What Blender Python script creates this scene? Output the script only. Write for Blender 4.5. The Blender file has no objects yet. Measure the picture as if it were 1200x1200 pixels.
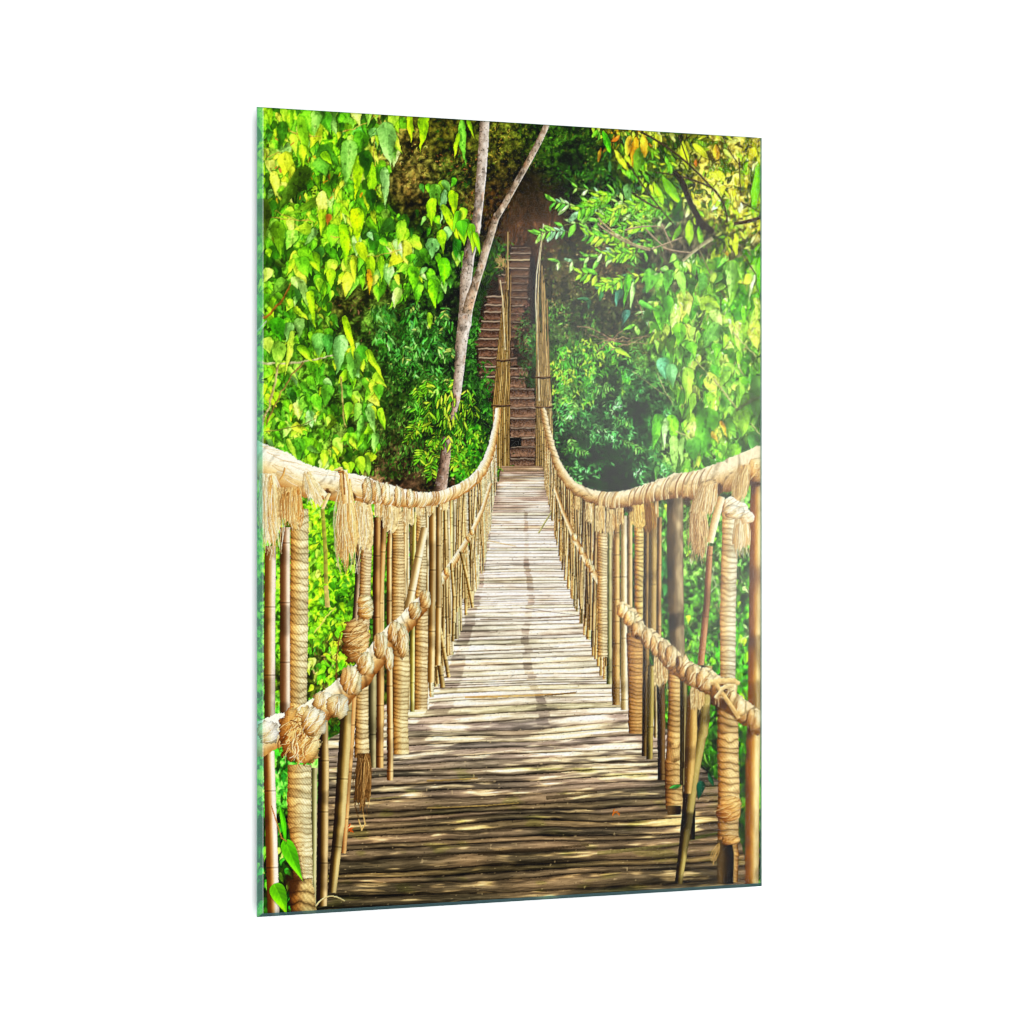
# ---------------------------------------------------------------------------------------------
# A glass wall picture of a bamboo suspension bridge, hanging on a plain white wall.
# The picture is really flat: its ink is generated here, stroke by stroke, as a raster of pigment
# colours that becomes vertex colours on flat meshes lying in the print layer behind the glass.
# ---------------------------------------------------------------------------------------------
import math, random
import numpy as np

SC = 2.4                      # ink dots per unit of the layout grid
OX, OY = 298.0, 118.0
CW, CH = int(600 * SC), int(964 * SC)
rng = np.random.RandomState(7)
rnd = random.Random(11)
IMG = np.zeros((CH, CW, 3), np.float32)
IDS = np.zeros((CH, CW), np.int16)
YY, XX = np.mgrid[0:CH, 0:CW].astype(np.float32)
PX = XX / SC + OX
PY = YY / SC + OY
PARTS = [('hillside', None, None)]        # id -> (name, group key, label)
CUR = 0


def part(name, owner=None, label=None):
    """start a new printed part; everything drawn from now on belongs to it"""
    global CUR
    PARTS.append((name, owner, label))
    CUR = len(PARTS) - 1
    return CUR


def use(i):
    global CUR
    CUR = i


def c3(c):
    return np.array(c, np.float32)


def noise(seed, sx, sy=None, octv=1, xs=None, ys=None):
    """value noise 0..1; sx, sy = feature size in layout units"""
    sy = sy or sx
    xs = PX if xs is None else xs
    ys = PY if ys is None else ys
    out = 0; amp = 1; tot = 0
    for o in range(octv):
        r = np.random.RandomState(seed * 31 + o)
        g = r.rand(256, 256).astype(np.float32)
        fx = xs / (sx / 2 ** o) + 13.7 * o; fy = ys / (sy / 2 ** o) + 7.1 * o
        ix = np.floor(fx).astype(np.int32); iy = np.floor(fy).astype(np.int32)
        tx = fx - ix; ty = fy - iy
        tx = tx * tx * (3 - 2 * tx); ty = ty * ty * (3 - 2 * ty)
        a = g[iy & 255, ix & 255]; b = g[iy & 255, (ix + 1) & 255]
        c = g[(iy + 1) & 255, ix & 255]; d = g[(iy + 1) & 255, (ix + 1) & 255]
        out = out + amp * ((a * (1 - tx) + b * tx) * (1 - ty) + (c * (1 - tx) + d * tx) * ty)
        tot += amp; amp *= 0.55
    return out / tot


def sstep(a, b, x):
    t = np.clip((x - a) / (b - a), 0, 1)
    return t * t * (3 - 2 * t)


def ramp(t, stops):
    """piecewise linear colour ramp: stops = [(pos, (r,g,b)), ...]"""
    p = [s[0] for s in stops]
    return np.stack([np.interp(t, p, [s[1][k] for s in stops]) for k in range(3)], -1).astype(np.float32)


def box(x0, y0, x1, y1):
    a = max(0, int((x0 - OX) * SC)); b = min(CW, int((x1 - OX) * SC) + 2)
    c = max(0, int((y0 - OY) * SC)); d = min(CH, int((y1 - OY) * SC) + 2)
    if a >= b or c >= d:
        return None
    return slice(c, d), slice(a, b)


def put(sl, m, col, alpha=1.0):
    """blend col (array or triple) on the masked dots of a window"""
    if not m.any():
        return
    v = IMG[sl]
    if isinstance(col, np.ndarray) and col.ndim == 3:
        cc = col[m]
    else:
        cc = c3(col)
    if isinstance(alpha, np.ndarray):
        al = alpha[m][:, None]
        v[m] = v[m] * (1 - al) + cc * al
    elif alpha >= 1:
        v[m] = cc
    else:
        v[m] = v[m] * (1 - alpha) + cc * alpha
    if not isinstance(alpha, np.ndarray) and alpha >= 0.8:
        IDS[sl][m] = CUR
    elif isinstance(alpha, np.ndarray):
        w = m & (alpha > 0.5)
        IDS[sl][w] = CUR


def inside(pts, x, y):
    r = np.zeros(x.shape, bool)
    n = len(pts)
    for i in range(n):
        x0, y0 = pts[i]; x1, y1 = pts[(i + 1) % n]
        if y0 == y1:
            continue
        k = (y0 > y) != (y1 > y)
        r ^= k & (x < (x1 - x0) * (y - y0) / (y1 - y0) + x0)
    return r


def poly(pts, col, alpha=1.0, tex=0.0, seed=1, ts=3):
    xs = [p[0] for p in pts]; ys = [p[1] for p in pts]
    sl = box(min(xs), min(ys), max(xs), max(ys))
    if sl is None:
        return
    m = inside(pts, PX[sl], PY[sl])
    c = np.broadcast_to(c3(col), m.shape + (3,)).copy()
    if tex:
        c *= (1 + tex * (noise(seed, ts, octv=2, xs=PX[sl], ys=PY[sl])[..., None] - .5) * 2)
    put(sl, m, c, alpha)


def leaf(x, y, ang, L, W, col, kind='heart', bend=0.0, rib=0.12, sh=0.0, tone=0.16, alpha=1.0, tip=None):
    """one leaf: stalk end at x,y, pointing along ang (degrees, 90 = hanging down)"""
    a = math.radians(ang)
    ca, sa = math.cos(a), math.sin(a)
    ex, ey = x + ca * L, y + sa * L
    pad = W * .6 + abs(bend) * L + 1 + sh
    sl = box(min(x, ex) - pad, min(y, ey) - pad, max(x, ex) + pad, max(y, ey) + pad)
    if sl is None:
        return
    dx = PX[sl] - x; dy = PY[sl] - y
    t = (dx * ca + dy * sa) / L
    s = (-dx * sa + dy * ca)
    s = s - bend * L * t * t
    tc = np.clip(t, 0, 1)
    if kind == 'heart':
        w = 2.12 * tc ** .42 * (1 - tc) ** 1.32 * (1 + .25 * (1 - tc) * tc)
    elif kind == 'lance':
        w = 2.3 * (tc * (1 - tc)) ** .85 * (1 - .25 * tc) * 1.1
    else:
        w = 2.0 * np.sqrt(tc * (1 - tc))
    w = w * W * .5
    ok = (t > 0) & (t < 1)
    if sh > 0:
        s2 = s + sh * .3
        m2 = (t > .02 - sh / L) & (t < 1.05) & (np.abs(s2) < w + sh)
        v = IMG[sl]; v[m2] *= .74
    m = ok & (np.abs(s) < w)
    if not m.any():
        return
    u = s / np.maximum(w, .05)
    f = 1 + tone * np.where(s > 0, 1, -1) * (.6 + .4 * u * u) + .10 * (t - .5)
    if L > 8:
        f = f + .035 * np.sin((t * 7 - np.abs(u) * 1.6) * 6.0) * (L > 22)
        f = f + rib * np.exp(-(s * SC / 1.5) ** 2)
        q = (x * 3.7 + y * 1.9) % 6.28
        f = f * (1 + .20 * np.sin(q + t * (3 + q * .4) + u * 1.3))
    c = c3(col)[None, None, :] * f[..., None]
    if tip is not None:
        k = sstep(.45, 1, t)[..., None]
        c = c * (1 - k) + c3(tip) * k
    put(sl, m, np.clip(c, 0, 255), alpha)


def tube(pts, shade, alpha=1.0, pad=1.0, edge=0.0, seed=0):
    """a round bar, rope or trunk along pts = [(x, y, r), ...]; shade(u, s, r, x, y) -> colour"""
    xs = [p[0] for p in pts]; ys = [p[1] for p in pts]; R = max(p[2] for p in pts) + edge + pad
    sl = box(min(xs) - R, min(ys) - R, max(xs) + R, max(ys) + R)
    if sl is None:
        return
    x = PX[sl]; y = PY[sl]
    best = np.full(x.shape, 1e9, np.float32); U = np.zeros_like(x); S = np.zeros_like(x); RR = np.ones_like(x)
    acc = 0
    n = len(pts) - 1
    for i in range(n):
        x0, y0, r0 = pts[i]; x1, y1, r1 = pts[i + 1]
        l = math.hypot(x1 - x0, y1 - y0) or 1e-6
        tx, ty = (x1 - x0) / l, (y1 - y0) / l
        t = (x - x0) * tx + (y - y0) * ty
        tcl = np.clip(t, 0 if i == 0 else -r0, l if i == n - 1 else l + r1)
        tt = np.clip(tcl / l, 0, 1)
        qx = x - x0 - tx * tcl; qy = y - y0 - ty * tcl
        d = np.hypot(qx, qy)
        r = r0 + (r1 - r0) * tt
        off = (x - x0) * (-ty) + (y - y0) * tx
        dd = d / np.maximum(r, .1)
        end = (t < (0 if i == 0 else -1e9)) | (t > (l if i == n - 1 else 1e9))
        dd = np.where(end, dd + 5, dd)
        k = dd < best
        best[k] = dd[k]; U[k] = (off / r)[k]; S[k] = (acc + t)[k]; RR[k] = r[k]
        acc += l
    lim = 1.0
    if edge:
        lim = 1.0 + edge * (noise(seed + 5, 1.6, octv=2, xs=x, ys=y) - .5) * 2 / RR
    m = best < lim
    if not m.any():
        return
    c = shade(U, S, RR, x, y)
    put(sl, m, np.clip(c, 0, 255), alpha)


def rot(seed):
    return np.random.RandomState(seed)


def sh_rope(dark, mid, light, pitch=.45, slant=.35, flip=1, depth=.5, grain=.18, seed=1, strand=.15, lit=.25):
    """coils of twisted rope wound round a post; the light falls on the +u*flip side"""
    def f(u, s, r, x, y):
        v = u * flip
        base = ramp(v, [(-1, dark), (-.55, mid), (lit, light), (1, [c * .93 for c in light])])
        p = np.maximum(pitch * r * 1.35, 1.9)
        wob = .5 * (noise(seed, 9, 7, xs=x, ys=y) - .5)
        ph = s / p + slant * .55 * u * u + .16 * u + wob * 1.4
        k = ph - np.floor(ph)
        g = np.sin(np.pi * k) ** .45
        tw = (s * .9 + u * r * 1.25) / np.maximum(p * .5, 1.9)
        tw = tw - np.floor(tw)
        h = rot(seed).rand(512)[np.floor(ph).astype(int) & 511].astype(np.float32)
        fac = (1 - depth + depth * g) * (1 - strand + strand * 1.6 * np.abs(tw - .5) * 2 * .8) * (.84 + .28 * h)
        fac = fac * (1 + grain * (noise(seed + 3, .9, octv=2, xs=x, ys=y) - .5) * 2)
        edge = 1 - .12 * np.clip(np.abs(u) - .8, 0, 1) * 5
        c = base * (fac * edge)[..., None]
        # grooves read warmer than the crowns
        w = (1 - g)[..., None] * .35
        return c * (1 - w) + c * c3((1.0, .82, .58)) * w
    return f


def sh_bamboo(dark, mid, light, flip=1, node=22, grain=.08, seed=1, lit=.45, rim=.8, stain=.25):
    def f(u, s, r, x, y):
        v = u * flip
        base = ramp(v, [(-1, [c * .75 for c in dark]), (-.4, dark), (.05, mid), (lit, light), (.8, light), (1, [c * rim for c in light])])
        st = noise(seed, r.mean() * .5, 14, octv=2, xs=x, ys=y)
        fac = 1 + grain * 2 * (st - .5)
        big = noise(seed + 9, 30, 26, octv=2, xs=x, ys=y)
        fac = fac * (1 - stain * sstep(.5, .75, big))
        if node:
            ph = s / node + (seed % 7) * .37
            k = np.abs(ph - np.round(ph)) * node
            fac = fac * (1 - .30 * np.exp(-(k / .8) ** 2)) * (1 + .08 * np.exp(-((k - 1.8) / .9) ** 2))
        return base * fac[..., None]
    return f


def sh_bark(dark, mid, light, seed=1, rim=(235, 215, 205), rimw=.14):
    def f(u, s, r, x, y):
        base = ramp(-u, [(-1, dark), (-.3, mid), (.5, light), (1 - rimw, light), (1, rim)])
        n1 = noise(seed, 3, 5, octv=3, xs=x, ys=y); n2 = noise(seed + 4, 9, 16, octv=2, xs=x, ys=y)
        fac = 1 + .5 * (n1 - .5) * 1.1
        fac = fac * (1 - .28 * sstep(.5, .75, n2) * (-u < .7))
        c = base * fac[..., None]
        sp = sstep(.66, .76, noise(seed + 17, 1.7, 2.0, octv=2, xs=x, ys=y))[..., None] * .35
        c = c * (1 - sp)
        lp = sstep(.60, .74, noise(seed + 27, 3.0, 3.6, octv=2, xs=x, ys=y))[..., None] * .3
        c = c * (1 - lp) + c3((226, 220, 212)) * lp
        w = sstep(.62, .75, noise(seed + 8, 7, 12, octv=2, xs=x, ys=y))[..., None] * .5
        return c * (1 - w) + c * c3((1.08, .88, .76)) * w
    return f


def sh_cloth(dark, mid, light, flip=1, seed=1, fib=.12, pos=(-.9, -.2, .5), wrap=0, wd=.25):
    """fibre wrapped rail lying across the picture: -u*flip is the lit upper side"""
    def f(u, s, r, x, y):
        v = -u * flip
        base = ramp(v, [(pos[0], dark), (pos[1], mid), (pos[2], light)])
        n1 = noise(seed, 2.2, 2.2, octv=3, xs=x, ys=y)
        fac = 1 + fib * 2 * (n1 - .5)
        if wrap:
            ph = s / (wrap * r) + .5 * u + 1.1 * (noise(seed + 2, 25, 25, xs=x, ys=y) - .5)
            k = np.abs((ph - np.floor(ph)) - .5) * 2
            amt = wd * sstep(.35, .7, noise(seed + 6, 22, 22, xs=x, ys=y) * .7 + .3)
            fac = fac * (1 - amt * sstep(.6, 1, k))
        return base * fac[..., None]
    return f


def line(pts, w, col, alpha=1.0, var=.12, seed=0):
    """a thin twig, stalk or fibre"""
    def f(u, s, r, x, y):
        c = c3(col)[None, None, :] * (1 + .22 * (-u))[..., None]
        return c * (1 + var * 2 * (noise(seed + 1, 3, 3, xs=x, ys=y) - .5))[..., None]
    tube([(p[0], p[1], (p[2] if len(p) > 2 else w) * .5) for p in pts], f, alpha)


def curve(x0, y0, x1, y1, sag=0.0, n=6, w0=1, w1=1):
    dx, dy = x1 - x0, y1 - y0
    out = []
    for i in range(n + 1):
        t = i / n; b = sag * 4 * t * (1 - t)
        out.append((x0 + dx * t - dy * b, y0 + dy * t + dx * b, w0 + (w1 - w0) * t))
    return out


def tassel(x, y, w, h, n, cols, top=.55, lean=0.0, seed=0, sw=1.1):
    """frayed end of a rope binding: a ragged fan of hanging fibres in a few locks"""
    r = random.Random(seed)
    dark = c3(cols[-1]) * .8
    locks = max(2, int(w / 5))
    for k in range(locks):
        a = (k + .5) / locks - .5 + r.uniform(-.06, .06)
        hh = h * r.uniform(.72, 1.0) * (1 - .35 * abs(a))
        w0 = w * top / locks * 1.5; w1 = w / locks * r.uniform(1.1, 1.7)
        xa = x + a * w * top; xb = x + a * w + lean; xm = (xa + xb) / 2 + r.uniform(-1, 1)
        body = [(xa - w0 / 2, y - 1), (xa + w0 / 2, y - 1), (xm + w1 * .62, y + hh * .5), (xb + w1 * .55, y + hh * .86), (xb + w1 * .12, y + hh), (xb - w1 * .2, y + hh * .9), (xb - w1 * .5, y + hh * .97), (xm - w1 * .6, y + hh * .5)]
        q = .35 + .5 * (k / locks)
        c = dark * (1 - q) + c3(cols[0]) * q
        poly(body, np.clip(c, 0, 250), 1.0, tex=.35, seed=seed + k, ts=2.2)
    for i in range(int(n * 1.5)):
        a = r.uniform(-.5, .5)
        hh = h * r.uniform(.5, 1.04) * (1 - .25 * abs(a) * r.random())
        x0 = x + a * w * top; x1 = x + a * w + lean * hh / h + r.uniform(-1.5, 1.5)
        c = c3(r.choice(cols)) * r.uniform(.8, 1.1) * (.84 + .3 * (a + .5))
        y0 = y + r.uniform(-2, h * .25)
        pts = curve(x0 + (x1 - x0) * (y0 - y) / h, y0, x1, y + hh, r.uniform(-.10, .10), 5, sw, sw * .6)
        pts = [(p[0] + r.uniform(-.35, .35), p[1], p[2]) for p in pts]
        line(pts, sw, np.clip(c, 0, 252), .62, seed=i)


def save(path):
    import OpenImageIO as oiio
    b = oiio.ImageBuf(oiio.ImageSpec(CW, CH, 3, 'uint8'))
    b.set_pixels(oiio.ROI(0, CW, 0, CH, 0, 1, 0, 3), np.ascontiguousarray(np.clip(IMG, 0, 255) / 255))
    b.write(path)

# ------------------------------------------------------------------ hillside and far undergrowth
LIME = [(156, 222, 22), (130, 204, 22), (182, 234, 40), (112, 190, 26), (96, 172, 26), (166, 226, 64)]
MID = [(84, 146, 24), (62, 120, 24), (100, 164, 44), (74, 134, 44), (56, 108, 18)]
DARK = [(40, 76, 14), (30, 60, 18), (50, 88, 20), (26, 46, 14)]
PALE = [(140, 196, 92), (156, 206, 112), (122, 178, 70), (160, 206, 110)]
YEL = [(220, 228, 40), (236, 234, 70), (206, 220, 38), (226, 216, 50)]
GOLD = [(240, 170, 30), (226, 130, 24), (250, 196, 60)]

ANCH = [(330, 150, 70, 105, 18), (350, 250, 62, 96, 18), (340, 350, 56, 90, 20), (340, 450, 62, 95, 25), (330, 530, 70, 105, 30),
        (400, 200, 70, 120, 16), (440, 260, 56, 96, 16), (430, 330, 34, 38, 16), (470, 180, 90, 84, 38), (485, 205, 96, 90, 44),
        (480, 230, 62, 54, 28), (500, 280, 46, 66, 16), (410, 345, 44, 48, 20), (440, 380, 40, 58, 20), (400, 460, 50, 70, 24),
        (470, 420, 34, 62, 24), (450, 470, 30, 40, 16), (490, 450, 40, 70, 22), (440, 520, 44, 46, 24), (470, 550, 62, 44, 34),
        (500, 540, 44, 42, 26), (540, 550, 60, 38, 26), (540, 520, 40, 60, 18), (560, 500, 20, 34, 12), (520, 160, 66, 66, 22),
        (525, 210, 76, 86, 34), (545, 250, 74, 70, 32), (505, 300, 50, 90, 26), (590, 160, 80, 90, 28), (590, 190, 66, 66, 26), (650, 180, 44, 72, 20),
        (690, 200, 34, 62, 18), (590, 225, 60, 46, 24), (620, 225, 34, 26, 20), (635, 260, 38, 28, 22), (600, 262, 50, 34, 20),
        (580, 250, 44, 26, 16), (655, 240, 26, 20, 16), (570, 320, 44, 66, 22), (565, 370, 30, 44, 20), (552, 430, 34, 64, 22),
        (565, 470, 18, 28, 12), (620, 300, 40, 26, 18), (660, 320, 62, 60, 36), (700, 320, 66, 56, 38), (680, 370, 54, 66, 36),
        (660, 400, 50, 64, 34), (640, 440, 46, 50, 26), (700, 440, 34, 60, 22), (680, 520, 30, 56, 28), (740, 560, 34, 54, 30),
        (720, 500, 20, 44, 20), (660, 540, 16, 32, 18), (790, 290, 44, 42, 32), (830, 310, 44, 42, 32), (860, 220, 120, 112, 44),
        (760, 200, 34, 44, 14), (740, 170, 70, 66, 16), (860, 400, 84, 112, 44), (780, 400, 62, 90, 36), (840, 480, 64, 90, 34),
        (780, 470, 34, 60, 26), (800, 550, 60, 84, 36), (370, 700, 76, 124, 16), (400, 780, 34, 40, 14), (400, 640, 84, 140, 18),
        (330, 700, 62, 110, 24), (310, 900, 60, 130, 40), (340, 1000, 20, 26, 8), (820, 640, 60, 88, 36), (880, 640, 50, 80, 36),
        (820, 720, 44, 74, 24), (870, 760, 34, 84, 14), (770, 700, 30, 52, 24), (830, 860, 24, 46, 10), (870, 900, 50, 90, 12),
        (770, 840, 40, 76, 16), (830, 930, 18, 26, 10), (450, 620, 52, 86, 22), (740, 640, 40, 80, 30), (460, 700, 40, 70, 20)]


def base():
    num = np.zeros((CH, CW, 3), np.float32); den = np.zeros((CH, CW), np.float32)
    st = 6
    xs = PX[::st, ::st]; ys = PY[::st, ::st]
    n = np.zeros(xs.shape + (3,), np.float32); d = np.zeros(xs.shape, np.float32)
    for a in ANCH:
        w = np.exp(-((xs - a[0]) ** 2 + (ys - a[1]) ** 2) / (2 * 17.0 ** 2)) + 1e-6 / (1 + ((xs - a[0]) ** 2 + (ys - a[1]) ** 2) / 900)
        n += w[..., None] * c3(a[2:]); d += w
    n /= d[..., None]
    # bilinear upsample
    iy = np.clip(YY / st, 0, n.shape[0] - 1.001); ix = np.clip(XX / st, 0, n.shape[1] - 1.001)
    y0 = iy.astype(int); x0 = ix.astype(int); ty = (iy - y0)[..., None]; tx = (ix - x0)[..., None]
    big = (n[y0, x0] * (1 - tx) + n[y0, x0 + 1] * tx) * (1 - ty) + (n[y0 + 1, x0] * (1 - tx) + n[y0 + 1, x0 + 1] * tx) * ty
    f = noise(3, 4.2, 4.2, 3)
    g = noise(4, 17, 17, 2)
    k = np.clip((f - .5) * 2.6 + (g - .5) * 1.2 + .5, 0, 1.25)
    lf = np.clip(np.maximum(1 - sstep(440, 480, PX), sstep(740, 790, PX)), 0, 1) * .8
    IMG[:] = big * ((.30 + 1.15 * k) * (1 + lf))[..., None]
    w = sstep(.55, .8, noise(9, 6, 6, 3))[..., None] * .45
    IMG[:] = IMG * (1 - w) + IMG * c3((1.15, .95, .85)) * w


CL = noise(21, 15, 19, 2)


def clump(x, y):
    i = int(np.clip((y - OY) * SC, 0, CH - 1)); j = int(np.clip((x - OX) * SC, 0, CW - 1))
    return float(CL[i, j])


def scatter(pts, n, pal, L=(8, 14), ang=(90, 25), ratio=(.4, .6), kind='heart', sh=0.0, vary=.16, clumpy=.9, dens=None, seed=0, alpha=1.0,
            tone=.16, bend=.12, order=True):
    r = random.Random(seed + 101)
    xs = [p[0] for p in pts]; ys = [p[1] for p in pts]
    k = 0; tries = 0; out = []
    while k < n and tries < n * 30:
        tries += 1
        x = r.uniform(min(xs), max(xs)); y = r.uniform(min(ys), max(ys))
        if not bool(inside(pts, np.array([[x]]), np.array([[y]]))[0, 0]):
            continue
        if dens and r.random() > dens(x, y):
            continue
        k += 1
        out.append((x, y))
    if order:
        out.sort(key=lambda p: -p[1] + r.uniform(-40, 40))
    for x, y in out:
        l = r.uniform(*L)
        c = c3(r.choice(pal)) * (1 + r.uniform(-vary, vary))
        c = c * (1 + clumpy * (clump(x, y) - .5) * 1.6)
        c = c * c3((1 + r.uniform(-.06, .06), 1, 1 + r.uniform(-.1, .1)))
        leaf(x, y, r.gauss(*ang), l, l * r.uniform(*ratio), np.clip(c, 6, 250), kind, r.uniform(-bend, bend), sh=sh, tone=r.uniform(0, tone) * r.choice((1, -1)), alpha=alpha)


def specks(pts, n, pal, size=(1.2, 3), seed=0, alpha=.85, ang=None):
    """fine grass, litter and far small leaves"""
    scatter(pts, n, pal, L=size, ang=ang or (60, 60), ratio=(.3, .6), kind='lance', seed=seed, alpha=alpha, vary=.35, clumpy=1.1, order=False)


def pinnate(x0, y0, x1, y1, n, L, pal, sag=.1, ang=62, seed=0, ratio=.42, stalk=(120, 130, 60)):
    """a feathered twig with paired drooping leaflets"""
    r = random.Random(seed)
    c = curve(x0, y0, x1, y1, sag, n)
    line([(p[0], p[1]) for p in c], 1.0, stalk)
    base_a = math.degrees(math.atan2(y1 - y0, x1 - x0))
    for i, p in enumerate(c[1:]):
        t = (i + 1) / n
        l = L * (1.05 - .45 * abs(t - .45)) * r.uniform(.85, 1.1)
        for sgn in (-1, 1):
            a = base_a + sgn * ang * r.uniform(.8, 1.1)
            if math.sin(math.radians(a)) < 0:
                a = base_a + sgn * ang * .45; ll = l * .75
            else:
                ll = l
            col = c3(r.choice(pal)) * r.uniform(.85, 1.12)
            leaf(p[0], p[1], a, ll, ll * ratio * r.uniform(.85, 1.15), np.clip(col, 0, 252), 'lance', r.uniform(-.12, .12), sh=.8, tone=.14)
    leaf(x1, y1, base_a + 20, L * .9, L * .36, c3(pal[0]), 'lance', .1, sh=.8)


def background():
    base()
    E = lambda a, b, c, d: [(a, b), (c, b), (c, d), (a, d)]
    HILL = [(505, 118), (700, 118), (720, 300), (640, 300), (560, 300), (505, 300)]
    specks(HILL, 2200, [(76, 100, 26), (84, 88, 34), (44, 62, 16), (96, 74, 40), (36, 52, 14), (110, 104, 46)], (1.6, 3.6), 1)
    specks([(600, 130), (720, 140), (720, 240), (650, 230), (610, 190)], 1100, [(40, 72, 16), (26, 52, 12), (56, 96, 22), (20, 36, 10), (70, 104, 30)], (1.8, 4.2), 2)
    specks([(650, 195), (715, 195), (715, 260), (660, 240)], 220, [(60, 130, 30), (44, 104, 24), (80, 150, 40)], (2, 4.6), 3)
    specks(E(565, 140, 600, 185), 130, [(130, 112, 40), (108, 104, 34), (150, 124, 54)], (2, 4), 4)
    # dark hollow of bare earth above the stairs
    sl = box(560, 185, 672, 345)
    x = PX[sl]; y = PY[sl]
    d = np.hypot((x - 622) / 42, (y - 262) / 62)
    al = (1 - sstep(.5, 1.1, d + .45 * (noise(31, 9, 9, 2, xs=x, ys=y) - .5))) * .88
    fb = noise(33, 1.6, 6, 3, xs=x, ys=y); f2 = noise(34, 14, 18, 2, xs=x, ys=y)
    earth = ramp(y, [(190, (46, 38, 26)), (232, (50, 38, 28)), (262, (86, 62, 46)), (300, (72, 48, 36)), (345, (56, 38, 28))])
    earth = earth * (.45 + 1.1 * fb)[..., None] * (.7 + .6 * f2)[..., None]
    put(sl, al > .02, earth, al)
    specks(E(590, 235, 650, 290), 110, [(120, 84, 54), (96, 70, 48), (70, 50, 34)], (1.4, 5), 5, .5, (95, 12))
    # right hand bank beside the stairs: brown litter and thin grass
    specks([(630, 280), (745, 290), (760, 420), (650, 430), (640, 340)], 2600, [(86, 88, 46), (60, 72, 34), (120, 104, 66), (44, 56, 26), (84, 124, 46), (140, 120, 84), (30, 36, 18)], (1.6, 4.4), 6)
    specks([(640, 350), (700, 370), (720, 440), (648, 450)], 800, [(70, 120, 44), (54, 100, 38), (94, 146, 56), (30, 60, 22)], (2, 5.5), 7)
    # left brown bank and hollow
    specks([(455, 150), (500, 150), (500, 225), (455, 215)], 330, [(150, 120, 60), (176, 146, 84), (110, 96, 40), (84, 56, 30), (120, 134, 56), (60, 40, 24)], (1.4, 4), 8)
    specks([(510, 180), (565, 180), (555, 290), (510, 260)], 420, [(110, 84, 44), (84, 90, 34), (66, 54, 26), (130, 74, 44), (60, 74, 24)], (1.6, 4), 9)
    specks(E(385, 330, 470, 420), 260, [(86, 52, 36), (60, 40, 26), (44, 60, 24), (120, 84, 66)], (1.6, 4.5), 10)
    specks([(440, 520), (550, 530), (550, 580), (440, 580)], 620, [(92, 66, 48), (70, 50, 36), (60, 74, 34), (50, 38, 26), (120, 92, 66)], (1.6, 4), 11)
    specks([(440, 440), (505, 440), (505, 560), (440, 560)], 650, [(56, 88, 30), (42, 70, 24), (84, 112, 50), (96, 90, 50)], (2, 5), 12, .85, (100, 40))
    specks([(300, 440), (440, 440), (440, 560), (300, 540)], 500, [(90, 150, 40), (60, 110, 28), (120, 170, 60)], (2, 6), 13)


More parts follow.
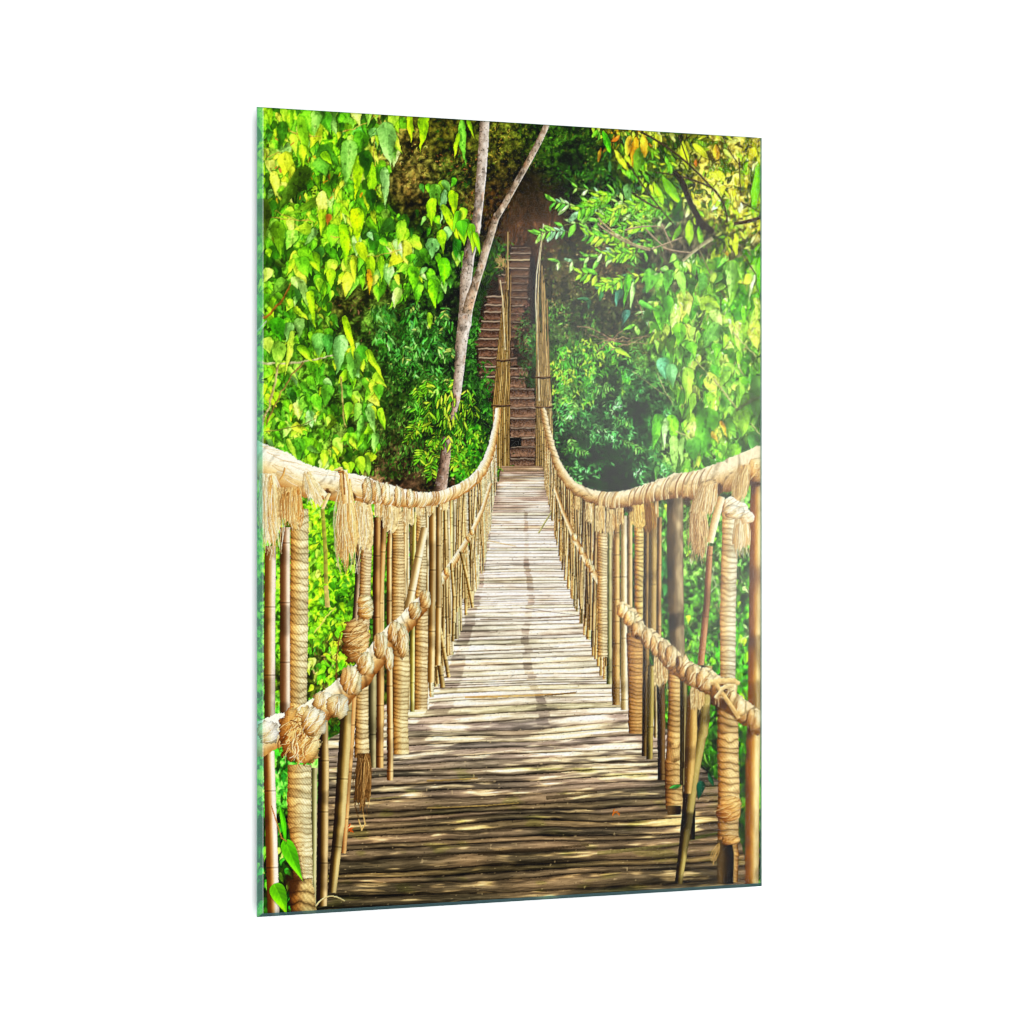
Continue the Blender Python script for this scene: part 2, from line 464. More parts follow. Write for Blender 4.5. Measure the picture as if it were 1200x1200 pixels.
def mid_bushes():
    r = random.Random(5)
    # left of the tree: narrow leaved bushes
    g1 = [(66, 130, 44), (88, 150, 60), (50, 108, 34), (120, 172, 84), (70, 122, 60)]
    part('foliage', 'foliage', 'narrow mid green leaves left of the grey trunk')
    scatter([(432, 355), (500, 362), (535, 380), (533, 470), (500, 490), (470, 450), (440, 410)], 420, DARK, (6, 11), (80, 35), (.3, .42), 'lance', seed=20)
    scatter([(432, 352), (480, 356), (530, 376), (533, 440), (500, 452), (470, 425), (440, 400)], 330, g1, (6, 11), (82, 34), (.3, .42), 'lance', seed=21, clumpy=1.1)
    for i in range(22):
        x = r.uniform(440, 530); y = r.uniform(352, 455)
        pinnate(x, y, x + r.uniform(-12, 14), y + r.uniform(6, 16), 4, r.uniform(6, 9), g1 + [(190, 200, 90)], seed=i + 300)
    specks([(438, 430), (520, 440), (530, 540), (450, 560), (436, 500)], 900, [(58, 96, 28), (42, 76, 22), (84, 122, 46), (30, 54, 18)], (3, 7), 22, .9, (100, 30))
    # brighter sprays at the foot of the tree
    scatter([(480, 450), (530, 440), (560, 470), (562, 520), (540, 560), (510, 560), (485, 520)], 260, MID + DARK, (7, 13), (95, 28), (.26, .36), 'lance', seed=23)
    for i in range(30):
        x = r.uniform(488, 560); y = r.uniform(440, 540)
        pinnate(x, y, x + r.uniform(-16, 18), y + r.uniform(8, 20), 5, r.uniform(8, 12), [(110, 176, 30), (150, 200, 40), (84, 150, 30), (190, 210, 50)], seed=i + 400, ratio=.34)
    scatter([(535, 500), (578, 490), (572, 545), (545, 575), (530, 560)], 170, [(84, 160, 30), (60, 130, 26), (120, 180, 40), (40, 90, 20)], (5, 9), (90, 40), (.4, .6), 'heart', seed=24)
    scatter([(505, 130), (555, 135), (560, 300), (515, 300)], 60, DARK, (4, 8), (90, 40), (.4, .6), 'heart', seed=25)
    scatter([(540, 380), (585, 300), (590, 330), (570, 360), (562, 400), (572, 450), (578, 500), (545, 490), (548, 430)], 520,
            [(36, 74, 24), (50, 96, 30), (26, 54, 18), (64, 110, 40)], (4, 8), (90, 50), (.35, .55), 'lance', seed=26, clumpy=1.3)
    scatter([(572, 270), (600, 285), (590, 318), (570, 330)], 90, [(50, 90, 26), (70, 110, 34)], (4, 7), (80, 60), (.3, .45), 'lance', seed=27)
    # right of the bridge: dark glossy bush
    part('foliage', 'foliage', 'dark green bush right of the bridge')
    B = [(645, 455), (700, 420), (770, 430), (800, 560), (760, 585), (700, 585), (668, 560), (650, 520)]
    scatter(B, 1100, [(24, 56, 26), (34, 72, 34), (18, 40, 20), (44, 88, 40)], (4, 8), (80, 50), (.35, .5), 'lance', seed=30, clumpy=1.4)
    scatter(B, 900, [(60, 120, 54), (84, 148, 74), (48, 100, 48), (104, 168, 90)], (3, 7), (70, 55), (.3, .45), 'lance', seed=31, clumpy=1.8, dens=lambda x, y: .15 + .85 * max(0, clump(x, y) * 2 - .7))
    scatter([(668, 440), (740, 440), (730, 510), (690, 515), (662, 490)], 420, [(96, 176, 84), (120, 196, 100), (74, 150, 66), (150, 210, 120)], (3.5, 7.5), (70, 50), (.3, .42), 'lance', seed=32, clumpy=1.6)
    scatter([(640, 400), (720, 395), (745, 450), (700, 470), (650, 470)], 460, [(70, 140, 34), (96, 168, 44), (50, 108, 30), (150, 200, 60)], (5, 10), (85, 40), (.35, .5), 'lance', seed=33, clumpy=1.3)
    for (x, y) in ((652, 428), (668, 446), (672, 470), (646, 455), (658, 436), (690, 400), (700, 412), (684, 430)):
        for k in range(11):
            leaf(x + r.gauss(0, 6), y + r.gauss(0, 7), r.uniform(30, 150), r.uniform(4, 7), r.uniform(2.4, 3.6), r.choice([(206, 226, 70), (186, 216, 60), (160, 206, 60)]), 'lance', .1, sh=.6)
    for i in range(26):
        x = r.uniform(650, 775); y = r.uniform(400, 545)
        pinnate(x, y, x + r.uniform(-14, 18), y + r.uniform(4, 14), 4, r.uniform(5, 9), [(110, 180, 70), (140, 200, 90), (84, 156, 60)], seed=i + 500)


def heart_cluster(pts, n, seed, big=(13, 24), pal=None, under=True, ang=(90, 24), sh=1.2):
    pal = pal or (LIME * 4 + MID[:3] + PALE[:3])
    n = int(n * 1.3)
    if under:
        scatter(pts, int(n * 1.2), (DARK[:2] + MID * 2 + LIME[3:5]), (big[0] * .6, big[1] * .9), ang, (.5, .72), 'heart', seed=seed, clumpy=.8)
    scatter(pts, n, [tuple(min(250, v * 1.04 + 4) for v in c) for c in pal], (big[0] * .8, big[1]), ang, (.3, .8), 'heart', sh=sh, seed=seed + 1, clumpy=.9, tone=.26, vary=.2, bend=.26)


def left_canopy():
    part('foliage', 'foliage', 'heart shaped lime leaves hanging over the left handrail')
    A = [(300, 118), (470, 120), (462, 170), (452, 240), (480, 250), (500, 300), (505, 330), (470, 345), (440, 335), (400, 320), (385, 345), (300, 345)]
    A1 = [(300, 118), (455, 120), (448, 250), (470, 300), (430, 325), (385, 330), (300, 340)]
    B = [(300, 330), (385, 335), (395, 400), (425, 400), (445, 450), (440, 500), (455, 520), (420, 540), (370, 560), (300, 540)]
    C = [(462, 118), (505, 125), (500, 190), (485, 150)]
    D = [(490, 215), (540, 200), (548, 290), (515, 350), (490, 320), (478, 260)]
    heart_cluster(B, 170, 40, (13, 25))
    heart_cluster(A, 240, 44, (15, 32), LIME * 4 + MID[:3] + PALE[:3] + [(120, 200, 30), (140, 214, 40)] * 3)
    # warm sunlit spots
    scatter(A1, 16, YEL, (8, 18), (90, 22), (.4, .6), 'heart', sh=1, seed=48)
    scatter(B, 12, YEL, (6, 14), (90, 22), (.4, .6), 'heart', sh=1, seed=49)
    scatter(D, 26, DARK + MID, (10, 16), (90, 20), (.5, .7), 'heart', sh=1, seed=50)
    scatter(D, 24, LIME + PALE[:2], (11, 20), (90, 20), (.45, .7), 'heart', sh=1.4, seed=51)
    scatter([(300, 120), (450, 122), (440, 250), (300, 250)], 30, GOLD[:2] + [(170, 90, 40)], (4, 9), (90, 40), (.3, .6), 'lance', seed=52)
    for a in ((326, 147, 370, 160), (362, 158, 376, 159), (300, 248, 362, 258), (322, 247, 366, 260), (308, 184, 326, 178), (470, 152, 500, 149),
              (386, 276, 398, 276), (345, 262, 353, 268), (400, 155, 440, 135), (438, 160, 441, 195), (405, 300, 470, 292)):
        line(curve(*a, sag=.06), 1.5, (196, 150, 70), seed=int(a[0]))
    # thicker twigs
    line(curve(300, 424, 392, 416, .05, 6, 2.6, 1.8), 2, (206, 176, 140), seed=3)
    line(curve(326, 422, 306, 500, -.04, 6, 2.8, 2.2), 2, (186, 150, 110), seed=4)
    line(curve(356, 424, 312, 500, .06, 6, 2.0, 1.6), 2, (140, 104, 60), seed=5)
    line(curve(400, 440, 405, 500, .02, 6, 2.2, 1.8), 2, (184, 150, 90), seed=6)
    line(curve(308, 372, 340, 330, .1, 6, 3.4, 1.6), 2, (150, 84, 36), seed=7)
    line(curve(310, 506, 370, 490, .05, 6, 1.4, 1.2), 2, (120, 104, 60), seed=8)
    line(curve(300, 390, 312, 374, .05, 4, 2.4, 1.4), 2, (196, 186, 170), seed=9)
    # the leaves that stand out, one by one: x, y, angle, length, width, colour
    H = [(452, 143, 88, 54, 26, PALE[0]), (450, 196, 86, 50, 13, PALE[1]), (436, 193, 92, 44, 14, (150, 212, 20)), (420, 182, 90, 54, 14, (182, 238, 6)),
         (418, 244, 92, 42, 20, (178, 236, 4)), (372, 174, 35, 34, 24, (66, 118, 30)), (374, 184, 70, 26, 24, (84, 140, 40)), (410, 164, 92, 58, 22, PALE[2]),
         (352, 136, 84, 58, 13, (136, 200, 30)), (354, 170, 86, 30, 9, (176, 222, 30)), (372, 128, 98, 34, 16, (124, 180, 70)), (331, 142, 90, 36, 17, (50, 92, 20)),
         (316, 186, 90, 16, 14, (226, 224, 90)), (320, 200, 80, 32, 12, (238, 230, 70)), (336, 180, 72, 44, 12, (204, 220, 40)), (342, 195, 88, 32, 8, (214, 220, 50)),
         (362, 196, 130, 68, 22, (66, 92, 22)), (376, 232, 150, 44, 13, (90, 122, 24)), (376, 224, 86, 48, 14, (244, 236, 96)), (428, 176, 84, 34, 18, (40, 84, 18)),
         (434, 222, 88, 28, 15, (34, 72, 18)), (324, 260, 80, 42, 20, (104, 148, 22)), (308, 232, 90, 60, 22, (84, 104, 26)), (400, 262, 78, 52, 14, (150, 222, 10)),
         (420, 284, 70, 28, 15, (196, 232, 20)), (470, 258, 92, 32, 16, (150, 206, 40)), (462, 258, 140, 26, 18, (50, 88, 26)), (434, 300, 84, 36, 12, (166, 214, 20)),
         (486, 312, 98, 30, 17, (110, 190, 20)), (482, 298, 88, 10, 14, (80, 150, 20)), (480, 135, 88, 34, 9, (186, 228, 20)), (497, 128, 90, 50, 16, (160, 216, 10)),
         (541, 140, 90, 56, 12, (110, 180, 50)), (536, 155, 94, 34, 6, (170, 214, 20)), (548, 138, 72, 28, 5, (150, 200, 20)), (510, 215, 92, 36, 15, (110, 170, 50)),
         (506, 232, 95, 34, 14, (160, 216, 20)), (520, 222, 92, 42, 9, (134, 182, 110)), (530, 222, 86, 32, 14, (170, 226, 10)), (518, 240, 60, 56, 12, (176, 230, 20)),
         (543, 257, 78, 22, 16, (100, 190, 20)), (536, 280, 92, 24, 14, (50, 120, 24)), (555, 272, 70, 30, 8, (140, 210, 10)), (508, 278, 92, 26, 20, (130, 190, 100)),
         (517, 270, 88, 28, 12, (160, 220, 20)), (519, 301, 84, 36, 17, (110, 206, 8)), (506, 326, 84, 38, 14, (120, 206, 14)), (502, 366, 80, 20, 9, (160, 210, 40)),
         (324, 372, 84, 30, 22, (70, 150, 20)), (342, 388, 96, 56, 9, (190, 216, 60)), (350, 405, 50, 26, 11, (150, 210, 30)), (372, 390, 80, 30, 20, (104, 160, 70)),
         (384, 392, 92, 26, 14, (70, 130, 50)), (400, 392, 94, 48, 20, (128, 182, 96)), (414, 412, 90, 36, 20, (110, 168, 60)), (402, 370, 70, 54, 10, (176, 226, 20)),
         (430, 408, 66, 46, 10, (176, 222, 30)), (442, 450, 80, 20, 15, (110, 190, 40)), (408, 470, 92, 26, 11, (140, 206, 40)), (420, 472, 96, 24, 13, (140, 196, 70)),
         (432, 476, 80, 34, 13, (140, 190, 90)), (444, 478, 70, 30, 10, (150, 214, 30)), (424, 486, 100, 34, 9, (110, 170, 60)), (384, 450, 92, 28, 18, (96, 160, 40)),
         (346, 514, 84, 26, 26, (90, 160, 34)), (336, 514, 60, 30, 8, (180, 220, 60)), (312, 300, 96, 26, 16, (60, 110, 20)), (316, 314, 110, 18, 13, (206, 230, 90)),
         (346, 324, 84, 16, 15, (160, 196, 90)), (352, 328, 70, 40, 11, (150, 186, 90)), (362, 340, 80, 50, 10, (160, 210, 20)), (432, 315, 84, 32, 7, (226, 150, 20)),
         (414, 300, 92, 32, 10, (206, 226, 40)), (446, 300, 84, 32, 9, (140, 200, 20)), (378, 244, 92, 34, 12, (180, 226, 30)), (385, 250, 90, 16, 7, (200, 100, 40)),
         (378, 178, 60, 20, 12, (150, 210, 20)), (432, 128, 92, 20, 9, (150, 205, 70)), (304, 176, 60, 14, 11, (190, 224, 50)),
         (420, 535, 70, 22, 14, (170, 220, 40)), (412, 540, 100, 18, 12, (150, 210, 30)), (380, 526, 92, 26, 11, (170, 214, 40)), (366, 530, 84, 18, 15, (140, 196, 30)),
         (402, 540, 60, 22, 7, (186, 220, 40)), (396, 542, 110, 12, 9, (150, 200, 40)), (327, 400, 92, 32, 20, (150, 200, 60)), (312, 395, 80, 22, 16, (186, 214, 70))]
    for i, h in enumerate(H):
        leaf(*h[:5], h[5], 'heart', (-.08, .06, .0, .1)[i % 4], rib=.14, sh=1.8, tone=(.12, -.12, .18, -.06)[i % 4])
    # leaf bite holes and shaded patch
    r = random.Random(9)
    for i in range(26):
        x = r.gauss(356, 8); y = r.gauss(220, 8)
        leaf(x, y, r.uniform(0, 180), r.uniform(2, 5), 2, (36, 46, 12), 'round')


def right_foliage():
    r = random.Random(8)
    # yellowing tree, top right corner
    part('foliage', 'foliage', 'yellowing leaves in the top right corner')
    T = [(745, 118), (900, 118), (900, 330), (850, 320), (820, 280), (790, 215), (760, 180)]
    scatter(T, 420, [(60, 92, 24), (86, 120, 30), (50, 46, 22), (100, 130, 36), (40, 60, 18)], (6, 13), (85, 45), (.4, .6), 'lance', seed=60, clumpy=.9)
    scatter(T, 360, [(226, 226, 30), (214, 214, 50), (186, 212, 40), (232, 230, 110), (206, 220, 90), (238, 216, 40), (160, 200, 40), (120, 180, 30)], (7, 15), (85, 45), (.4, .65), 'lance', sh=1, seed=61, clumpy=1.5)
    specks([(780, 180), (893, 175), (893, 300), (840, 270)], 240, [(226, 220, 150), (204, 200, 130), (226, 220, 110), (70, 54, 30), (90, 84, 50)], (2, 5), 62)
    scatter([(690, 118), (770, 118), (765, 170), (720, 175), (695, 150)], 90, GOLD + YEL + [(150, 180, 40)], (6, 13), (90, 35), (.4, .65), 'lance', sh=1, seed=63)
    scatter([(700, 150), (790, 160), (800, 250), (770, 290), (720, 240)], 150, [(46, 84, 26), (66, 110, 34), (36, 66, 24), (84, 140, 40), (60, 100, 60)], (8, 15), (80, 35), (.4, .55), 'lance', sh=.8, seed=64)
    scatter([(715, 160), (790, 170), (790, 250), (740, 270)], 90, [(150, 204, 30), (116, 184, 34), (186, 214, 40), (96, 164, 34)], (8, 16), (78, 30), (.4, .5), 'lance', sh=1.2, seed=65)
    for k, (x, y, a, l, w, c) in enumerate([
            (745, 160, 96, 38, 15, (240, 160, 24)), (752, 155, 80, 30, 12, (250, 176, 40)), (738, 158, 100, 26, 12, (244, 190, 50)), (727, 158, 140, 14, 8, (214, 110, 30)),
            (707, 152, 76, 30, 11, (90, 204, 20)), (700, 152, 120, 12, 7, (120, 200, 40)), (704, 172, 100, 18, 6, (236, 150, 40)), (748, 172, 90, 32, 16, (90, 130, 30)),
            (720, 175, 60, 30, 10, (206, 206, 40)), (768, 152, 84, 24, 7, (220, 216, 40)), (800, 164, 84, 36, 12, (196, 208, 30)), (812, 168, 40, 26, 12, (206, 206, 40)),
            (839, 170, 92, 18, 11, (226, 160, 40)), (816, 186, 96, 10, 7, (180, 90, 30)), (890, 190, 100, 62, 14, (110, 190, 20)), (883, 172, 100, 18, 14, (236, 214, 40)),
            (735, 214, 92, 20, 16, (96, 140, 74)), (712, 222, 96, 22, 13, (92, 136, 66)), (776, 206, 60, 40, 16, (130, 200, 20)), (766, 214, 64, 30, 12, (150, 214, 20)),
            (808, 258, 92, 30, 14, (150, 196, 30)), (798, 262, 110, 24, 10, (120, 180, 30)), (818, 264, 80, 28, 10, (110, 170, 30)), (798, 234, 110, 22, 8, (40, 86, 30)),
            (862, 272, 92, 28, 10, (196, 210, 40)), (838, 290, 98, 30, 9, (176, 200, 40)), (852, 292, 92, 20, 8, (226, 160, 40)), (892, 290, 110, 40, 12, (110, 180, 20))]):
        leaf(x, y, a, l, w, c, 'lance', (-.05, .08)[k % 2], sh=1.6, tone=.15)
    # feathered pale green twigs
    part('foliage', 'foliage', 'feathered pale green twigs right of the stairs')
    PG = [(126, 206, 60), (160, 222, 90), (190, 232, 130), (110, 190, 60), (160, 214, 150)]
    scatter([(690, 230), (780, 245), (790, 300), (740, 320), (700, 290)], 120, DARK + [(60, 110, 40), (96, 150, 60)], (6, 12), (75, 40), (.34, .45), 'lance', seed=70)
    for k, a in enumerate([(715, 262, 634, 274, 9, 15), (722, 250, 650, 236, 8, 14), (712, 232, 676, 220, 5, 10), (745, 282, 655, 306, 9, 13), (765, 262, 700, 244, 7, 12),
                           (770, 250, 720, 226, 6, 12), (750, 300, 690, 300, 6, 12), (740, 272, 690, 268, 6, 13), (735, 240, 690, 236, 6, 12), (730, 250, 745, 280, 5, 11),
                           (800, 262, 752, 258, 6, 12), (772, 276, 745, 300, 5, 12), (760, 320, 690, 350, 6, 13), (790, 320, 745, 330, 5, 14), (785, 340, 745, 380, 5, 14)]):
        dk = k in (9, 12, 13)
        pinnate(*a[:4], max(3, int(a[4] * .72)), a[5] * 1.22, PG if not dk else [(70, 130, 84), (84, 144, 96), (60, 116, 66)], sag=.08 * (-1) ** k, seed=600 + k, ratio=.5)
    for k in range(24):
        x = r.uniform(700, 790); y = r.uniform(228, 330)
        pinnate(x, y, x - r.uniform(14, 34), y + r.uniform(-8, 12), 4, r.uniform(11, 16), [(150, 214, 40), (120, 196, 40), (190, 226, 60), (96, 170, 40)], seed=650 + k, ratio=.5)
    line(curve(700, 255, 762, 292, .08, 8, 2.2, 2.4), 2, (176, 146, 110), seed=8)
    for a in ((690, 392, 765, 402, .04), (700, 402, 770, 396, -.05), (730, 386, 700, 412, .0), (716, 410, 760, 392, .03), (676, 382, 716, 398, -.1), (745, 350, 765, 392, 0)):
        line(curve(*a[:4], a[4], 6, 1.5, 1.1), 1.4, (150, 116, 92), seed=int(a[0]))
    # big soft lime hearts
    part('foliage', 'foliage', 'large lime heart leaves above the right handrail')
    R = [(760, 300), (900, 290), (900, 560), (850, 560), (800, 560), (800, 480), (775, 430), (765, 380)]
    PL = [(160, 216, 50), (134, 198, 40), (186, 226, 66), (112, 180, 36), (200, 228, 86), (150, 206, 60)]
    heart_cluster(R, 190, 72, (15, 30), PL * 2 + MID[:3] + [(130, 204, 60), (116, 190, 60)] * 3)
    specks(R, 420, [(206, 216, 120), (180, 206, 80), (150, 130, 90), (84, 110, 40), (226, 226, 170)], (3, 8), 73, .9, (95, 30))
    heart_cluster([(850, 420), (900, 420), (900, 545), (840, 555)], 60, 74, (14, 24), [(96, 140, 40), (74, 120, 34), (120, 166, 50), (66, 104, 34)])
    for k, (x, y, a, l, w, c) in enumerate([
            (771, 358, 84, 34, 15, (104, 184, 30)), (782, 346, 88, 28, 14, (84, 156, 34)), (796, 378, 90, 30, 16, (112, 186, 34)), (808, 400, 76, 22, 14, (110, 190, 40)),
            (824, 320, 92, 26, 14, (96, 160, 60)), (784, 316, 96, 30, 14, (100, 176, 50)), (796, 318, 80, 34, 12, (150, 214, 80)), (822, 352, 30, 34, 24, (176, 216, 60)),
            (826, 358, 20, 26, 12, (104, 136, 50)), (836, 362, 70, 26, 18, (176, 222, 100)), (842, 380, 120, 34, 20, (96, 146, 60)), (830, 478, 96, 46, 32, (90, 156, 30)),
            (826, 500, 100, 40, 24, (84, 150, 36)), (772, 486, 96, 44, 16, (96, 170, 40)), (786, 486, 80, 40, 16, (120, 200, 30)), (780, 490, 96, 40, 9, (176, 214, 130)),
            (789, 510, 84, 48, 14, (150, 200, 90)), (799, 512, 92, 36, 7, (160, 204, 100)), (812, 512, 90, 34, 18, (90, 156, 50)), (806, 430, 88, 46, 16, (150, 200, 60)),
            (775, 418, 80, 30, 18, (96, 160, 110)), (786, 426, 88, 30, 16, (110, 170, 100)), (862, 330, 100, 34, 10, (140, 206, 60)), (884, 322, 104, 36, 5, (206, 220, 150)),
            (858, 308, 98, 44, 14, (150, 206, 90)), (735, 322, 92, 40, 9, (100, 190, 30)), (742, 330, 96, 34, 7, (160, 206, 110)), (748, 352, 30, 26, 8, (96, 180, 60)),
            (726, 340, 100, 20, 10, (74, 130, 100)), (736, 362, 110, 22, 11, (64, 110, 90)), (810, 592, 120, 10, 6, (110, 160, 60)), (870, 480, 86, 34, 20, (110, 150, 40)),
            (884, 505, 92, 32, 18, (84, 140, 60)), (862, 520, 96, 30, 16, (110, 160, 40)), (845, 492, 70, 22, 7, (236, 160, 50)), (834, 506, 60, 16, 6, (240, 176, 60)),
            (722, 408, 36, 22, 8, (160, 210, 50)), (812, 460, 92, 30, 10, (150, 204, 60)), (798, 560, 100, 26, 8, (110, 170, 60)), (805, 548, 110, 26, 7, (130, 190, 50)),
            (770, 545, 92, 22, 8, (96, 150, 60)), (888, 440, 92, 60, 20, (80, 116, 50)), (893, 300, 96, 50, 14, (96, 180, 20))]):
        leaf(x, y, a, l, w, c, 'heart', (-.06, .08, .0)[k % 3], sh=1.8, tone=(.14, -.12)[k % 2])
    for a in ((836, 445, 866, 480, 0, 2.4), (815, 420, 830, 440, 0, 1.4), (770, 436, 790, 475, .05, 1.2), (826, 364, 812, 398, .0, 3), (860, 388, 886, 418, .03, 1.8),
              (792, 506, 812, 514, 0, 2.0), (880, 495, 893, 512, 0, 1.8), (740, 435, 790, 468, .02, 1.0), (862, 480, 890, 464, 0, 4.5), (864, 425, 872, 440, 0, 1.6)):
        col = (70, 76, 44) if a[5] > 2.9 else (186, 170, 116)
        line(curve(*a[:5], 6, a[5], a[5] * .8), 2, col, seed=int(a[0]))


def low_foliage():
    part('foliage', 'foliage', 'bright leaves seen between the left posts')
    P = [(355, 590), (440, 590), (440, 800), (405, 820), (360, 840)]
    heart_cluster(P, 120, 80, (9, 17), LIME * 2 + MID[:2] + [(190, 240, 30)], ang=(80, 35))
    specks([(395, 740), (425, 700), (425, 800), (370, 830), (365, 760)], 260, [(60, 44, 24), (84, 62, 40), (30, 40, 14), (120, 90, 60)], (2, 7), 81, .85, (70, 30))
    scatter([(395, 720), (425, 720), (410, 760), (390, 810), (372, 800)], 46, [(110, 210, 20), (84, 180, 20), (150, 226, 40)], (8, 15), (80, 35), (.5, .75), 'heart', sh=1.2, seed=82)
    scatter([(300, 600), (345, 600), (345, 840), (300, 840)], 170, LIME + MID, (5, 11), (85, 35), (.4, .6), 'heart', seed=83)
    scatter([(298, 850), (392, 850), (385, 1080), (298, 1080)], 170, DARK, (8, 16), (88, 30), (.4, .6), 'heart', seed=184)
    scatter([(298, 860), (350, 860), (345, 1080), (298, 1080)], 90, [(70, 190, 40), (50, 150, 30), (110, 210, 40), (30, 90, 30), (150, 220, 60)], (9, 20), (88, 25), (.4, .6), 'heart', sh=1, seed=84)
    scatter([(380, 830), (415, 830), (400, 875), (380, 875)], 40, [(50, 110, 20), (84, 150, 30), (40, 70, 16)], (5, 10), (85, 35), (.4, .5), 'lance', seed=85)
    scatter([(425, 590), (560, 590), (530, 700), (425, 760)], 160, MID + LIME[:3] + DARK, (5, 10), (85, 35), (.4, .6), 'heart', seed=86)
    line(curve(400, 740, 396, 810, .05, 5, 1.4, 1.4), 1, (120, 60, 40)); line(curve(368, 742, 392, 712, 0, 4, 2, 2), 2, (206, 180, 90))
    part('foliage', 'foliage', 'sunlit leaves seen between the right posts')
    Q = [(745, 590), (893, 575), (893, 900), (860, 910), (750, 830)]
    scatter(Q, 420, DARK + MID, (6, 13), (85, 35), (.4, .6), 'heart', seed=87)
    scatter(Q, 210, [(140, 214, 30), (110, 190, 30), (176, 226, 60), (84, 160, 30), (130, 190, 90)], (5, 13), (85, 35), (.4, .6), 'heart', sh=1, seed=88, clumpy=1.2)
    specks(Q, 260, [(200, 220, 130), (110, 100, 70), (60, 50, 30), (186, 180, 130)], (2, 7), 89, .85, (60, 50))
    scatter([(800, 740), (880, 740), (880, 880), (800, 880)], 80, [(96, 190, 10), (70, 160, 16), (140, 216, 20), (30, 80, 10)], (9, 18), (88, 25), (.35, .5), 'heart', sh=1, seed=90)
    scatter([(800, 850), (898, 850), (898, 1080), (838, 1080)], 260, DARK + [(84, 120, 40), (60, 90, 20)], (6, 13), (88, 30), (.3, .5), 'lance', seed=191)
    r = random.Random(3)
    for i in range(26):
        x = r.uniform(805, 890); y = r.uniform(600, 800)
        line(curve(x, y, x + r.uniform(-22, 22), y + r.uniform(14, 36), r.uniform(-.1, .1), 5, 1.2, .8), 1, r.choice([(60, 50, 40), (190, 186, 150), (90, 80, 60)]), .9)
    scatter([(752, 800), (775, 800), (778, 860), (755, 860)], 14, [(70, 150, 20), (96, 180, 20)], (12, 24), (95, 12), (.35, .5), 'heart', sh=1, seed=91)
    scatter([(750, 630), (780, 630), (780, 690), (755, 690)], 16, [(84, 160, 50), (60, 130, 60), (110, 184, 50)], (12, 22), (92, 12), (.5, .7), 'heart', sh=1, seed=92)


def blur(a, k):
    """small separable blur, k = weights (odd length)"""
    h = len(k) // 2
    for ax in (0, 1):
        p = np.pad(a, [(h, h) if i == ax else (0, 0) for i in range(a.ndim)], mode='edge')
        o = 0
        for i, w in enumerate(k):
            s = [slice(None)] * a.ndim; s[ax] = slice(i, i + a.shape[ax])
            o = o + w * p[tuple(s)]
        a = o
    return a


def soften():
    """organic edges and broken light for everything painted so far"""
    global IMG, IDS
    dx = (noise(71, 9, 9, 2) - .5) * 4.6 + (noise(72, 2.2, 2.2) - .5) * .6
    dy = (noise(73, 9, 9, 2) - .5) * 4.6 + (noise(74, 2.2, 2.2) - .5) * .6
    far = 1 - .55 * np.exp(-(((PX - 625) / 60) ** 2))
    sx = np.clip(XX + dx * SC * .8 * far, 0, CW - 1).astype(int); sy = np.clip(YY + dy * SC * .8 * far, 0, CH - 1).astype(int)
    IMG[:] = IMG[sy, sx]; IDS[:] = IDS[sy, sx]
    d = (noise(75, 3.4, 4.6, 2) - .5) * .5 + (noise(76, 1.1, 1.1) - .5) * .16 + .05
    IMG[:] *= np.clip(1 + d, .4, 1.6)[..., None]
    hl = sstep(.62, .80, noise(77, 3.0, 4.2, 3))[..., None] * .42
    IMG[:] = IMG + (np.minimum(IMG * 1.35 + 14, 240) - IMG) * hl
    dk = sstep(.62, .78, noise(78, 4.4, 5.5, 3))[..., None] * .34
    IMG[:] = IMG * (1 - dk)
    g = blur(IMG[::3, ::3], [1 / 7.0] * 7); g = blur(g, [1 / 7.0] * 7)
    g = g[np.minimum(np.arange(CH) // 3, g.shape[0] - 1)][:, np.minimum(np.arange(CW) // 3, g.shape[1] - 1)]
    k = (np.clip(np.maximum(1 - sstep(450, 500, PX), sstep(700, 770, PX)), 0, 1) * .16 + .05)[..., None]
    IMG[:] = IMG * (1 - k) + np.minimum(g * 1.3, 235) * k
    IMG[:] = blur(IMG, [.2, .6, .2])


